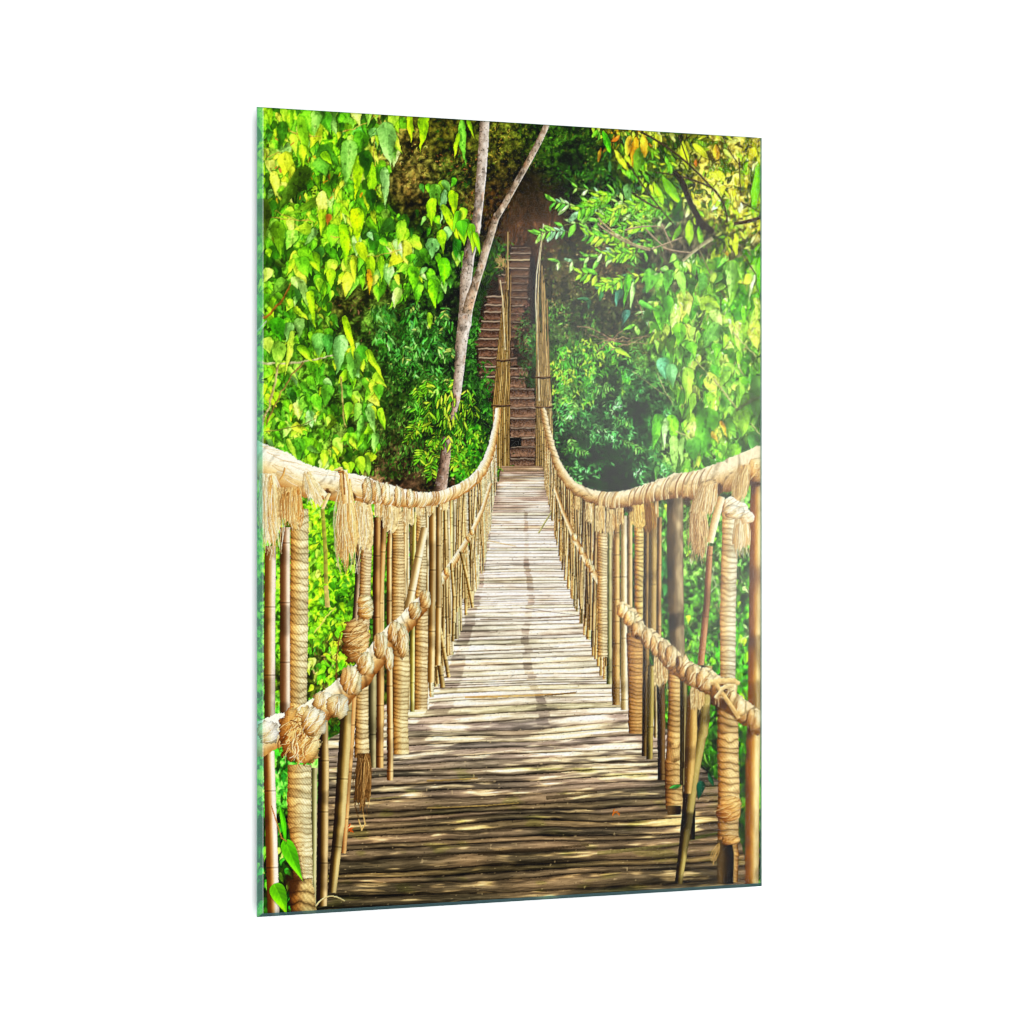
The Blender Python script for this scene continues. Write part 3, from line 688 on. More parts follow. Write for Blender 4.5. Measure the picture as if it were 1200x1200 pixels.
# ------------------------------------------------------------------ stairs, towers, tree
def stairs():
    part('earth_bank', 'stairway', 'reddish brown bank under the steps')
    poly([(590, 288), (624, 288), (626, 545), (597, 547), (578, 480), (560, 445), (556, 400), (566, 350), (580, 318)], (64, 46, 36), .92, .45, 5, 2.2)
    poly([(598, 430), (629, 430), (630, 548), (597, 548)], (64, 42, 34), 1, .3, 6, 2)

    def step(x0, x1, y, h, lit, w=1.3, seed=0, dark=(50, 30, 24), edge=(196, 164, 142)):
        part('step', 'stairway')
        sl = box(x0 - 1, y - 2.5, x1 + 1, y + h)
        x = PX[sl]; yy = PY[sl]
        r = rot(seed)
        wob = (noise(seed + 40, 6, 50, 2, xs=x, ys=yy * 0 + seed) - .5) * 1.5 + (noise(seed + 43, 1.5, 50, xs=x, ys=yy * 0 + seed) - .5) * .7
        d = yy - (y + wob)
        e0 = noise(seed + 3, 2, 2, xs=x, ys=yy) * 3
        m = (x > x0 + e0 - 1) & (x < x1 - e0 + 1) & (d > -w) & (d < h)
        n = noise(seed + 60, 1.5, 1.5, 2, xs=x, ys=yy)
        riser = ramp(np.clip(d / h, 0, 1), [(0, [c * .55 for c in dark]), (.25, dark), (.8, [c * 1.5 for c in dark]), (1, [c * 1.1 for c in dark])]) * (.8 + 1.0 * n)[..., None]
        k = (sstep(-w, -w * .4, d) * (1 - sstep(0, w * .7, d)) * lit * (.8 + .7 * noise(seed + 80, 2.5, 2.5, xs=x, ys=yy)))
        k = np.clip(k, 0, 1)[..., None]
        c = riser * (1 - k) + c3(edge) * k
        put(sl, m, c)
    L = [(583, 594, 322), (584, 594, 331), (571, 590, 348), (568, 589, 357.5), (567, 588, 366), (563, 587, 376.5), (561, 586, 386.5), (557, 585, 397.5),
         (560, 584, 409), (561, 583, 419.5), (562, 583, 430), (563, 581, 442), (572, 580, 452)]
    R = [(600, 623, 290.5, .5), (597, 623, 297, .75), (592, 622, 304.8, 1.3), (597, 621, 314.6, .9), (598, 620, 324, .6), (598, 619, 332, .55), (598, 619, 340.5, .6), (598, 618, 349, .6),
         (598, 614, 358.5, .7), (598, 612, 368, .6), (598, 612, 378, .5), (598, 606, 388, .35), (598, 603, 398, .3), (598, 602, 409, .7), (598, 606, 420, .6), (597, 618, 432, .7), (597, 616, 443, .7),
         (597, 626, 456, .6), (597, 627, 466.5, .75), (597, 628, 478, .7), (598, 628, 490.5, .8), (598, 628, 502, .7), (598, 627, 513.5, .8), (598, 627, 524, .6), (597, 627, 538, .6)]
    for i, (a, b, y) in enumerate(L):
        step(a, b, y, 9, 1.0, 1.6, i, (74, 52, 41))
    for i, (a, b, y, l) in enumerate(R):
        e = (240, 196, 150) if y == 304.8 else (196, 168, 150)
        step(a, b, y, 11.6 if y > 440 else 8.6, l, 1.5, i + 20, (84, 62, 50) if y > 430 else (72, 53, 42), e)
    part('foliage', 'foliage', 'dark undergrowth along the left side of the steps')
    scatter([(560, 335), (574, 318), (566, 350), (560, 385), (556, 410), (562, 445), (574, 470), (579, 500), (566, 500), (552, 450), (548, 400)], 210, [(30, 60, 20), (44, 84, 28), (22, 42, 14), (60, 104, 36)], (4, 8), (70, 60), (.35, .55), 'lance', seed=125, clumpy=1.3)
    scatter([(572, 280), (598, 285), (592, 316), (578, 330), (562, 352)], 120, [(40, 76, 22), (60, 100, 30), (28, 52, 16)], (3.5, 7), (70, 60), (.35, .5), 'lance', seed=126, clumpy=1.3)
    part('dry_grass', 'stairway')
    for k in range(40):
        r = random.Random(k)
        x = r.uniform(584, 594); y = r.uniform(302, 314)
        line(curve(x, y, x + r.uniform(-9, 3), y + r.uniform(-6, 3), .1, 3, 1.1, .6), 1, (220, 170, 100), .8)
    # crumbled red earth and grass over the right end of the steps
    part('foliage', 'foliage', 'grass tufts grown over the middle of the steps')
    specks([(603, 360), (622, 350), (624, 436), (606, 434)], 230, [(140, 84, 70), (110, 64, 52), (84, 50, 40), (160, 110, 96)], (1.2, 3.4), 120)
    specks([(604, 375), (626, 355), (630, 452), (610, 452)], 330, [(50, 84, 36), (70, 110, 46), (36, 60, 28), (90, 130, 60)], (2, 5), 121)
    scatter([(586, 535), (600, 532), (600, 555), (582, 560)], 34, [(40, 90, 30), (60, 120, 30)], (3, 6), (60, 60), (.3, .5), 'lance', seed=122)
    poly([(597.5, 512.6), (611, 513), (611, 523), (597.5, 524)], (22, 18, 18))
    scatter([(616, 395), (629, 390), (630, 455), (618, 455)], 60, [(50, 96, 40), (76, 124, 54), (40, 76, 30)], (4, 7), (70, 60), (.3, .5), 'lance', seed=127)
    scatter([(560, 425), (577, 420), (580, 540), (566, 520)], 120, [(50, 110, 30), (76, 140, 40), (36, 80, 24)], (4, 8), (80, 50), (.35, .55), 'lance', seed=128, clumpy=1.2)
    # dark post in the cut beside the stairs
    part('dark_pole', 'bridge')
    tube([(624, 300, 3), (624.5, 380, 2.6)], sh_bamboo((26, 18, 14), (34, 26, 20), (44, 36, 30), seed=3, node=0))


def tower(outl, outr, y0, y1, seed, bands, sticks, cols):
    """upright bundle of thin bamboo canes; outl/outr = x of the sides as (y, x) lists"""
    part('bamboo_tower', 'bridge', None)
    me = CUR
    sl = box(min(p[1] for p in outl) - 1, y0, max(p[1] for p in outr) + 1, y1)
    x = PX[sl]; y = PY[sl]
    xl = np.interp(y, [p[0] for p in outl], [p[1] for p in outl]); xr = np.interp(y, [p[0] for p in outr], [p[1] for p in outr])
    N = 9
    u = (x - xl) / np.maximum(xr - xl, .5)
    uu = u * N + (noise(seed, 40, 40, xs=x, ys=y) - .5) * 1.2
    i = np.floor(uu).astype(int); f = uu - i
    h = rot(seed).rand(64)[(i + 8) & 63]
    h2 = rot(seed + 1).rand(64)[(i + 8) & 63]
    dens = np.clip((y - y0) / 120, 0, 1)
    vis = (h2 < .35 + .8 * dens) | (y > y0 + 130)
    m = (u > 0) & (u < 1) & vis
    base = c3(cols[0]) * (1 - h)[..., None] + c3(cols[1]) * h[..., None]
    sh = (np.sin(np.pi * np.clip(f, 0, 1)) ** .7)
    n = noise(seed + 5, 1.5, 12, 2, xs=x, ys=y)
    lum = (.22 + .9 * sh) * (.65 + .7 * n)
    nod = np.abs(((y + 60 * h2) / 17) % 1 - .5)
    lum = lum * (1 - .35 * (nod < .03))
    c = base * lum[..., None]
    put(sl, m, c)
    for s in sticks:
        part('cane', 'bridge')
        line(s[:-1], 1.4, s[-1])
    for (yy, a, b) in bands:
        part('binding', 'bridge')
        line([(a, yy), ((a + b) / 2, yy + 1), (b, yy)], 2.4, (64, 46, 30))
        line([(a, yy - 1.0), ((a + b) / 2, yy), (b, yy - 1.2)], .9, (120, 92, 60))
    use(me)


def towers():
    tower([(300, 593), (330, 591.5), (360, 588), (420, 582), (475, 577.5), (545, 578)], [(300, 596), (330, 598), (420, 598), (475, 597.5), (545, 597)],
          303, 549, 5, [(422, 581, 598), (475, 575.5, 598.5)],
          [[(595, 272), (595.2, 305), (595.5, 340), (176, 146, 96)], [(586, 328), (589, 350), (592, 410), (206, 184, 140)], [(598.5, 322), (598, 350), (597, 420), (130, 104, 66)]],
          [(124, 94, 46), (196, 164, 104)])
    tower([(310, 633), (345, 629), (380, 628), (440, 628), (575, 627)], [(310, 636), (330, 638), (380, 642), (440, 645), (500, 647.5), (575, 650)],
          322, 552, 6, [(442, 627, 646), (477, 627, 647)],
          [[(637, 262), (634, 285), (629, 320), (627.5, 350), (630, 400), (632, 470), (196, 190, 160)], [(636, 272), (633, 300), (631, 330), (629.5, 380), (631, 440), (176, 160, 120)],
           [(635, 311), (635.5, 350), (637, 400), (150, 124, 80)], [(637.5, 332), (638.5, 370), (640, 420), (168, 140, 92)], [(641, 350), (642, 400), (644, 470), (136, 108, 66)]],
          [(110, 86, 46), (184, 156, 104)])
    # trees
    part('tree_trunk', 'tree', 'nearer pale trunk')
    tube([(524, 512, 5.4), (521, 540, 6.2), (514, 590, 7.6)], sh_bark((60, 46, 38), (128, 104, 88), (178, 152, 132), seed=11, rim=(204, 180, 156)))
    tube([(568, 140, 5.6), (566.5, 170, 5.8), (564, 205, 5.8), (561, 240, 5.2), (557, 270, 5.6), (549.5, 300, 6.4), (546, 330, 6.6), (546, 352, 7.4), (545, 372, 7.8), (541, 400, 6.8), (538.5, 430, 5.8), (536, 455, 5.2),
          (533, 480, 4), (530, 492, 2.6)], sh_bark((122, 104, 86), (176, 158, 140), (208, 194, 178), seed=12, rim=(255, 246, 232), rimw=.2))
    part('tree_trunk', 'tree', 'thin leaning trunk')
    tube([(641, 146, 3.4), (632, 165, 3.6), (621, 186, 3.6), (611, 204, 3.4), (603, 218, 3.6), (592, 238, 3.5), (581, 256, 3.8), (575, 275, 4.4), (569, 294, 4.6), (564, 312, 4.4), (558, 330, 4.8), (551, 352, 5.6), (547, 368, 6)],
         sh_bark((108, 88, 68), (166, 144, 120), (194, 176, 152), seed=13, rim=(246, 226, 200), rimw=.28))
    # a few leaves in front of the trunk foot
    part('foliage', 'foliage', 'drooping leaves over the trunk foot')
    G = [(96, 160, 34), (140, 196, 40), (70, 130, 30), (176, 206, 50), (50, 100, 24)]
    scatter([(500, 470), (528, 455), (545, 478), (552, 505), (535, 522), (510, 518)], 120, G, (8, 14), (98, 24), (.26, .36), 'lance', sh=.9, seed=130)
    scatter([(545, 455), (556, 450), (562, 490), (552, 500)], 30, G, (6, 11), (90, 28), (.26, .36), 'lance', sh=.8, seed=131)
    for k, (x, y) in enumerate(((541, 265), (552, 262), (557, 272), (538, 247))):
        leaf(x, y, 80 + 8 * k, 24 + k, 13 - k, LIME[k], 'heart', .04, sh=1.2)
    leaf(556, 272, 74, 28, 8, (140, 214, 10), 'heart', .05, sh=1)
    leaf(540, 258, 80, 22, 16, (96, 186, 30), 'heart', .02, sh=1)


def right_front():
    part('branch', 'foliage', 'dark branches in the yellowing tree')
    for a in ((752, 155, 832, 218, -.05, 2.4, 2.2), (832, 218, 852, 262, -.12, 2.4, 2.0), (768, 202, 834, 220, -.05, 1.8, 2.2), (735, 190, 792, 266, .02, 2.0, 1.6),
              (740, 225, 776, 246, .04, 2.4, 2.0), (795, 158, 806, 190, 0, 1.2, 1.4), (845, 155, 872, 200, .05, 1.2, 1.0), (866, 185, 868, 230, .0, 1.4, 1.2),
              (868, 236, 892, 250, 0, 1.4, 1.2), (860, 262, 893, 254, .04, 4, 4), (872, 300, 886, 322, 0, 1.6, 1.2)):
        line(curve(a[0], a[1], a[2], a[3], a[4], 6, a[5], a[6]), 2, (74, 54, 44), seed=int(a[0]))
    # dark leaning limb
    line([(790, 200, 6), (800, 215, 7), (810, 240, 6), (822, 262, 8), (836, 272, 7)], 6, (44, 30, 24), seed=2)
    line(curve(835, 279, 800, 306, .03, 6, 5, 3.4), 4, (164, 150, 112), seed=4)
    line(curve(817, 287, 832, 320, 0, 4, 1.4, 1.4), 2, (130, 120, 80), seed=5)
    for a in ((700, 262, 762, 294, .06), (732, 270, 775, 266, -.06), (756, 268, 782, 292, .02), (764, 292, 800, 278, .0), (776, 290, 812, 296, .04), (775, 262, 788, 290, 0)):
        line(curve(*a[:4], a[4], 6, 2.2, 1.4), 2, (168, 140, 110), seed=int(a[0] + a[1]))
    part('foliage', 'foliage', 'leafy twig crossing in front of the bamboo canes')
    PG = [(120, 200, 60), (156, 220, 90), (180, 226, 130), (100, 184, 60), (150, 206, 140)]
    pinnate(668, 272, 634, 273, 6, 12, PG, .06, seed=801, ratio=.42); pinnate(672, 242, 652, 237, 4, 12, PG, .06, seed=802, ratio=.42)


# ------------------------------------------------------------------ the walkway
DL = [(546, 588), (600, 574), (660, 552), (710, 522), (770, 496), (820, 458), (845, 428), (865, 386), (900, 374), (1090, 362)]
DR = [(546, 636), (600, 646), (660, 668), (720, 692), (790, 724), (830, 758), (860, 786), (890, 808), (915, 842), (1000, 872), (1090, 880)]


def deck():
    part('deck', 'bridge', None)
    sl = box(296, 545, 900, 1082)
    x = PX[sl]; y = PY[sl]
    xl = np.interp(y, [p[0] for p in DL], [p[1] for p in DL]); xr = np.interp(y, [p[0] for p in DR], [p[1] for p in DR])
    m = (x > xl + 2 * (noise(90, 3, 3, xs=x, ys=y) - .5)) & (x < xr + 2 * (noise(91, 3, 3, xs=x, ys=y) - .5)) & (y > 546)
    slope = np.interp(y, [546, 650, 760, 850, 950, 1060], [0, -.005, -.028, -.045, -.04, -.045])
    th = np.interp(y, [546, 600, 700, 800, 900, 1060], [1.9, 2.4, 3.9, 5.4, 8.2, 11.0])
    # canes: boundaries grow towards the viewer
    b = [540.0]; r = rot(50)
    while b[-1] < 1110:
        b.append(b[-1] + float(np.interp(b[-1], [546, 600, 700, 800, 900, 1060], [1.9, 2.4, 3.9, 5.4, 8.2, 11.0])) * r.uniform(.5, 1.5))
    b = np.array(b, np.float32)
    yw = y - slope * (x - 612) + th * .95 * (noise(92, 150, 26, 2, xs=x, ys=y) - .5) + th * .16 * (noise(93, 26, 9, 2, xs=x, ys=y) - .5)
    i = np.clip(np.searchsorted(b, yw.ravel()).reshape(yw.shape) - 1, 0, len(b) - 2)
    f = (yw - b[i]) / (b[i + 1] - b[i])
    h = r.rand(len(b)).astype(np.float32)[i]
    h2 = np.clip((noise(89, 90, 1.0, 2, xs=x, ys=i * 5.3) - .5) * 1.7 + .5, 0, 1)
    h3 = r.rand(4096).astype(np.float32)[(i * 5 + 77) & 4095]
    streak = noise(94, 16, 1.3, 3, xs=x, ys=yw)
    streak2 = noise(95, 46, 3.0, 2, xs=x, ys=yw)
    crown = np.clip(1 - np.abs(f - .42) * 1.55, 0, 1)
    gap = np.exp(-((1 - f) * (b[i + 1] - b[i]) / (.20 + .095 * th)) ** 2) * np.where(h3 > .35, 1, .45)
    # --- how much direct sun reaches each place (as printed in the picture)
    sun = np.interp(y, [546, 562, 590, 604, 830, 866, 905, 940, 1060], [.12, .48, .40, .76, .74, .55, .27, .13, .14])
    patch = noise(96, 40, 4.6, 3, xs=x + 9 * (h - .5) * (y > 840), ys=yw)
    big = noise(97, 60, 26, 2, xs=x, ys=y)
    amp = np.interp(y, [546, 600, 640, 820, 870, 940, 1060], [.9, .8, .55, .65, 1.6, 1.0, 1.05])
    lit = sun + amp * (patch - .52) * 1.5 + amp * .5 * (big - .5)
    lit = lit + .35 * np.exp(-(((x - 655) / 70) ** 2 + ((y - 893) / 15) ** 2))
    lit = lit + .30 * np.exp(-(((x - 560) / 50) ** 2 + ((y - 915) / 7) ** 2))
    lit = lit - .3 * np.exp(-(((x - 470) / 50) ** 2 + ((y - 890) / 26) ** 2))
    lit = lit + .5 * np.exp(-(((x - 458) / 26) ** 2 + ((y - 925) / 3.4) ** 2)) + .45 * np.exp(-(((x - 425) / 22) ** 2 + ((y - 1011) / 2.6) ** 2))
    lit = lit + .45 * np.exp(-(((x - 810) / 34) ** 2 + ((y - 966) / 9) ** 2)) * sstep(.45, .6, patch)

    def stripe(pts, w, amt, sd):
        ys = [p[1] for p in pts]
        cx = np.interp(y, ys, [p[0] for p in pts]) + 3.0 * (noise(sd, 30, 12, 2, xs=x, ys=y) - .5) + 4 * (h - .5) * th / 5
        ww = np.interp(y, ys, w)
        inn = (y > ys[0]) & (y < ys[-1])
        return amt * inn * (1 - sstep(.75, 1.15, np.abs(x - cx) / ww))
    s1 = stripe([(572, 600), (570, 640), (564, 672), (556, 710), (548, 735), (542, 760), (534, 790), (524, 815), (505, 845), (480, 870)], [2, 3, 4.5, 6, 7, 8, 10, 12, 15, 18], .34, 101)
    s2 = stripe([(616, 600), (617, 660), (620, 676), (623, 700), (619, 720), (616, 745), (619, 775), (624, 800), (634, 825), (640, 850)], [2.2, 3, 3.6, 4.2, 4.5, 4.6, 5.6, 5.6, 6, 7], .27, 102)
    lit = lit - np.maximum(s1, s2)
    # shade of posts at both edges
    lit = lit - .45 * np.exp(-np.clip(x - xl, 0, 99) / (2 + .06 * (y - 540))) * (y < 900) - .25 * np.exp(-np.clip(xr - x, 0, 99) / (2 + .05 * (y - 540)))
    lit = sstep(.22, .72, lit)
    wood_s = ramp(y, [(546, (232, 212, 190)), (640, (240, 226, 208)), (760, (238, 222, 198)), (860, (236, 214, 180)), (950, (222, 188, 134)), (1060, (206, 172, 118))])
    wood_d = ramp(y, [(546, (138, 116, 100)), (600, (164, 144, 130)), (760, (156, 140, 128)), (850, (142, 128, 116)), (900, (120, 108, 94)), (950, (96, 84, 68)), (1060, (92, 80, 60))])
    c = wood_d * (1 - lit)[..., None] + wood_s * lit[..., None]
    tint = np.stack([1 + .10 * (h2 - .5), 1 + .03 * (h2 - .5), 1 - .14 * (h3 - .35) * (h3 > .35)], -1)
    c = c * tint
    contrast = np.interp(y, [546, 600, 700, 850, 930, 1060], [.65, .68, .72, .85, 1.15, 1.15])
    lum = 1.02 + contrast * (.74 * (crown - .5) + .75 * (streak - .5) + .32 * (streak2 - .5) + .5 * (h2 - .5))
    c = c * lum[..., None]
    g = np.clip(gap * np.interp(y, [546, 600, 850, 920, 1060], [.66, .66, .86, 1, 1]), 0, 1)[..., None]
    dark = ramp(y, [(546, (74, 58, 50)), (800, (92, 76, 66)), (880, (48, 38, 28)), (1060, (26, 20, 10))])
    c = c * (1 - g) + dark * g
    # split ends, knots and bits of litter
    spk = sstep(.80, .90, noise(98, 2.2, 1.2, 2, xs=x, ys=y))[..., None] * .6
    c = c * (1 - spk * .55)
    nod = sstep(.90, .97, noise(99, 5, 2.2, xs=x, ys=yw))[..., None] * .45 * (y > 780)[..., None]
    c = c * (1 - nod) + c3((240, 214, 160)) * nod * .9
    moss = (sstep(.62, .78, noise(104, 30, 9, 2, xs=x, ys=y)) * (y > 900) * .30)[..., None]
    c = c * (1 - moss) + c * c3((.9, 1.05, .6)) * moss
    put(sl, m, np.clip(c, 0, 255))
    use(CUR)
    # single canes that stand out
    for (a, bb, cc, d, w, col) in [(563, 726, 690, 721, 1.6, (96, 74, 56)), (520, 764, 655, 758, 1.4, (100, 86, 72)), (545, 817, 675, 812, 3.4, (190, 140, 70)), (638, 815, 676, 811, 2.4, (80, 60, 40)),
                                   (610, 712, 690, 722, 1.2, (120, 100, 84)), (570, 633, 605, 640, 1.9, (206, 166, 104)), (600, 642, 655, 641, .9, (90, 70, 60)), (574, 643, 600, 643, 1, (110, 90, 76)),
                                   (500, 915, 560, 912, 3, (150, 120, 60)), (500, 947, 608, 941, 2.6, (170, 144, 84)), (395, 937, 470, 934, 3, (140, 130, 80)), (560, 1000, 690, 990, 5, (60, 50, 36)),
                                   (700, 1000, 800, 988, 6, (130, 124, 74)), (800, 985, 842, 976, 6, (84, 96, 40)), (640, 935, 700, 928, 6, (70, 60, 44)), (500, 975, 600, 972, 6, (96, 84, 66))]:
        line(curve(a, bb, cc, d, .008, 6, w * .8, w * .5), w, col, .6, seed=int(a))
    part('cane', 'bridge', 'loose cane sticking out over the walkway')
    line([(631, 625), (640, 610), (650, 594)], 1.8, (160, 156, 104))
    part('dead_leaf', 'bridge')
    for k in range(7):
        leaf(718 + 2 * k % 7, 952, -60 + 40 * k, 5, 2.4, (176, 96, 30), 'lance')
    part('dead_leaf', 'bridge')
    for k in range(6):
        leaf(408 + k, 970 + k % 3, -60 + 50 * k, 6, 2.6, (190, 84, 30), 'lance')
    part('foliage', 'foliage', 'weeds at the far end of the walkway')
    scatter([(579, 546), (589, 545), (586, 566), (579, 565)], 26, [(70, 120, 24), (110, 150, 40), (50, 90, 20)], (3, 6), (90, 60), (.3, .5), 'lance', seed=140)


# ------------------------------------------------------------------ railings
ROPE_L = ((156, 100, 40), (224, 172, 100), (255, 236, 192))
ROPE_R = ((140, 90, 38), (204, 156, 92), (250, 226, 178))
BAM_L = ((118, 82, 36), (190, 148, 88), (246, 216, 160))
BAM_D = ((70, 48, 24), (150, 108, 58), (214, 176, 116))
BAM_G = ((74, 68, 34), (128, 118, 66), (196, 184, 128))
HL = [(290, 536, 21), (310, 543, 21), (328, 551, 20), (345, 558, 18.5), (362, 563, 17.5), (380, 567, 17), (398, 569, 15.5), (412, 571, 15), (425, 574, 14), (440, 577, 12.5), (455, 580, 11.5), (470, 583, 10.5),
      (485, 585, 9), (500, 585, 8), (512, 583.5, 7.5), (525, 580, 7.2), (540, 573, 6.8), (552, 565, 6.2), (562, 555, 5.6), (570, 541, 5), (576, 524, 4.4), (580, 506, 4), (583, 490, 3.6), (584, 478, 3.2)]
HR = [(636, 478, 3), (638, 488, 3.4), (641, 503, 3.8), (646, 522, 4.2), (653, 543, 4.6), (662, 559, 5.2), (672, 570, 5.8), (684, 577.5, 6.6), (698, 582.5, 7.6), (712, 585, 8.4), (726, 585.5, 9.2), (740, 583, 9.8), (756, 579, 10.4),
      (772, 575, 11.4), (790, 570.5, 13), (806, 567.5, 14), (822, 566.5, 15), (838, 561.5, 16), (852, 557, 17), (868, 552, 18), (880, 547, 19), (896, 541, 21)]


def rail_y(pts, x, k=1.0):
    return float(np.interp(x, [p[0] for p in pts], [p[1] + p[2] * k for p in pts]))


def warm(c, k):
    return tuple(tuple(min(255, v * k + q) for v, q in zip(t, (10, 6, 2))) for t in c)


def rope_post(side, pts, seed, pitch=.42, cols=None, name='post', label=None, **kw):
    part(name, 'bridge', label)
    c = warm(cols or (ROPE_L if side < 0 else ROPE_R), 1.0)
    tube(pts, sh_rope(*c, pitch=pitch, slant=.18, flip=-1, seed=seed, **kw), edge=.8, seed=seed)


def cane_post(side, pts, seed, cols=None, node=72, name='cane_post', label=None, **kw):
    part(name, 'bridge', label)
    tube(pts, sh_bamboo(*(cols or (BAM_L if side < 0 else BAM_D)), flip=-1, node=node, seed=seed, **kw), edge=.25, seed=seed)


def far_posts(side, seed):
    """the crowded posts of the far half of a railing"""
    r = random.Random(seed)
    if side < 0:
        xs = []; x = 581.0
        while x > 500:
            w = float(np.interp(x, [500, 530, 560, 582], [6.2, 4.8, 2.8, 1.5])); x -= w * r.uniform(.42, .78); xs.append((x, w))
        bot = lambda x: float(np.interp(x, [498, 508, 520, 528, 540, 552, 560, 568, 576, 583], [838, 815, 790, 770, 742, 712, 690, 660, 610, 562]))
        top = lambda x: rail_y(HL, x, .3)
    else:
        xs = []; x = 639.0
        while x < 712:
            w = float(np.interp(x, [639, 660, 680, 712], [1.5, 2.8, 4.2, 6.6])); x += w * r.uniform(.42, .78); xs.append((x, w))
        bot = lambda x: float(np.interp(x, [636, 645, 651, 658, 664, 672, 682, 692, 700, 712], [560, 600, 632, 662, 684, 706, 734, 762, 782, 806]))
        top = lambda x: rail_y(HR, x, .3)
    for k, (x, w) in enumerate(xs):
        x1 = x + (r.uniform(-.3, .9) * w if side < 0 else r.uniform(-.9, .3) * w)
        xb = x1 - side * w * r.uniform(.2, 1.0)
        yb = bot(xb) - r.uniform(0, 6)
        kind = r.random()
        w2 = w * r.uniform(.36, .6)
        pts = [(x, top(x), w2), ((x + xb) / 2 + r.uniform(-.4, .4), (top(x) + yb) / 2, w2 * r.uniform(.9, 1.1)), (xb, yb, w2 * r.uniform(.85, 1.1))]
        b = r.uniform(.95, 1.25)
        if kind < .42:
            c = ((142, 94, 40), (214, 168, 98), (252, 230, 184)) if side < 0 else ((138, 96, 46), (198, 154, 90), (246, 218, 170))
            c = tuple(tuple(min(255, v * b) for v in t) for t in c)
            rope_post(side, pts, seed + k, pitch=.62, cols=c, depth=.36)
        else:
            c = r.choice([((130, 104, 60), (196, 168, 112), (244, 226, 180)), ((112, 96, 62), (178, 160, 120), (232, 218, 186)), ((140, 104, 52), (206, 164, 92), (248, 218, 150)), ((88, 72, 44), (156, 130, 82), (226, 202, 150))])
            c = tuple(tuple(min(255, v * b) for v in t) for t in c)
            cane_post(side, pts, seed + k, cols=c, node=r.uniform(12, 30), grain=.16)
        if r.random() < .35:
            knot(x + r.uniform(-1, 1), top(x) + (yb - top(x)) * r.uniform(.35, .7), w * .7, w * .9, seed + k, dark=r.random() < .4)


def knot(x, y, rx, ry, seed=0, cols=None, dark=False, ang=0.6, turns=3):
    """a lump of rope where two bars are bound together: bent coils of twisted rope"""
    cols = warm(cols or ((150, 98, 44), (224, 176, 110), (255, 238, 196)), 1.03)
    if dark:
        cols = ((50, 28, 14), (88, 54, 30), (140, 98, 58))
    sl = box(x - rx - 1, y - ry - 1, x + rx + 1, y + ry + 1)
    if sl is None:
        return
    px = PX[sl]; py = PY[sl]
    X = (px - x) / rx; Y = (py - y) / ry
    n = noise(seed + 7, 5, 5, 2, xs=px, ys=py)
    fine = noise(seed + 8, 1.1, 1.1, 2, xs=px, ys=py)
    d = (np.abs(X) ** 2.5 + np.abs(Y) ** 2.5) ** .4 + .38 * (n - .5) + .14 * (fine - .5)
    m = d < 1
    v = X * .75 - Y * .45
    base = ramp(v, [(-.8, cols[0]), (-.15, cols[1]), (.45, cols[2])])
    ca, sa = math.cos(ang), math.sin(ang)
    along = (px - x) * ca + (py - y) * sa; across = -(px - x) * sa + (py - y) * ca
    R = rx * abs(sa) + ry * abs(ca)
    L = rx * abs(ca) + ry * abs(sa)
    k0 = (along + .30 * across * across / max(R, 1) + .9 * (n - .5) * 3) / (2 * L / (turns + .5))
    k = k0 - np.floor(k0)
    h = rot(seed).rand(256)[np.floor(k0).astype(int) & 255]
    tw = (across * 1.0 + along * .8) / 2.6
    tw = np.abs(tw - np.floor(tw) - .5) * 2
    g = (.56 + .46 * np.sin(np.pi * k) ** .4) * (.86 + .28 * h) * (.9 + .16 * tw) * (.82 + .36 * fine) * (1 - .32 * np.clip(d, 0, 1) ** 5)
    if dark:
        g = g * .8
    c = base * g[..., None]
    w = ((1 - np.sin(np.pi * k)) * .4)[..., None]
    c = c * (1 - w) + c * c3((1.02, .84, .6)) * w
    put(sl, m, np.clip(c, 0, 255))
    rr = random.Random(seed)
    for q in range(int(rx * ry / 11)):
        a = rr.uniform(0, 6.28); t = rr.uniform(0, .75)
        fx = x + math.cos(a) * rx * t; fy = y + math.sin(a) * ry * t
        l = rr.uniform(.5, 1.0) * R * .9
        da = math.atan2(ca, -sa) + rr.uniform(-.5, .5)
        line(curve(fx - math.cos(da) * l / 2, fy - math.sin(da) * l / 2, fx + math.cos(da) * l / 2, fy + math.sin(da) * l / 2, rr.uniform(-.2, .2), 4, 1.1, .8), 1, rr.choice([cols[2], cols[1], cols[2], cols[0]]), .6, seed=q)


def hollow(x, y, a, b):
    """a dark gap between rope and bar"""
    sl = box(x - a * 1.5, y - b * 1.5, x + a * 1.5, y + b * 1.5)
    if sl is None:
        return
    d = np.hypot((PX[sl] - x) / a, (PY[sl] - y) / b) + .5 * (noise(int(x), 3, 3, 2, xs=PX[sl], ys=PY[sl]) - .5)
    al = (1 - sstep(.5, 1.2, d)) * .85
    v = IMG[sl]; v[:] = v * (1 - al[..., None]) + c3((66, 40, 24)) * al[..., None]


def rail(pts, name, label, cols, seed, wrap, edge=1.0, owner='bridge', fib=.13, wd=.25):
    part(name, owner, label)
    tube(pts, sh_cloth(*cols, flip=1, seed=seed, wrap=wrap, fib=fib, wd=wd), edge=edge, seed=seed)


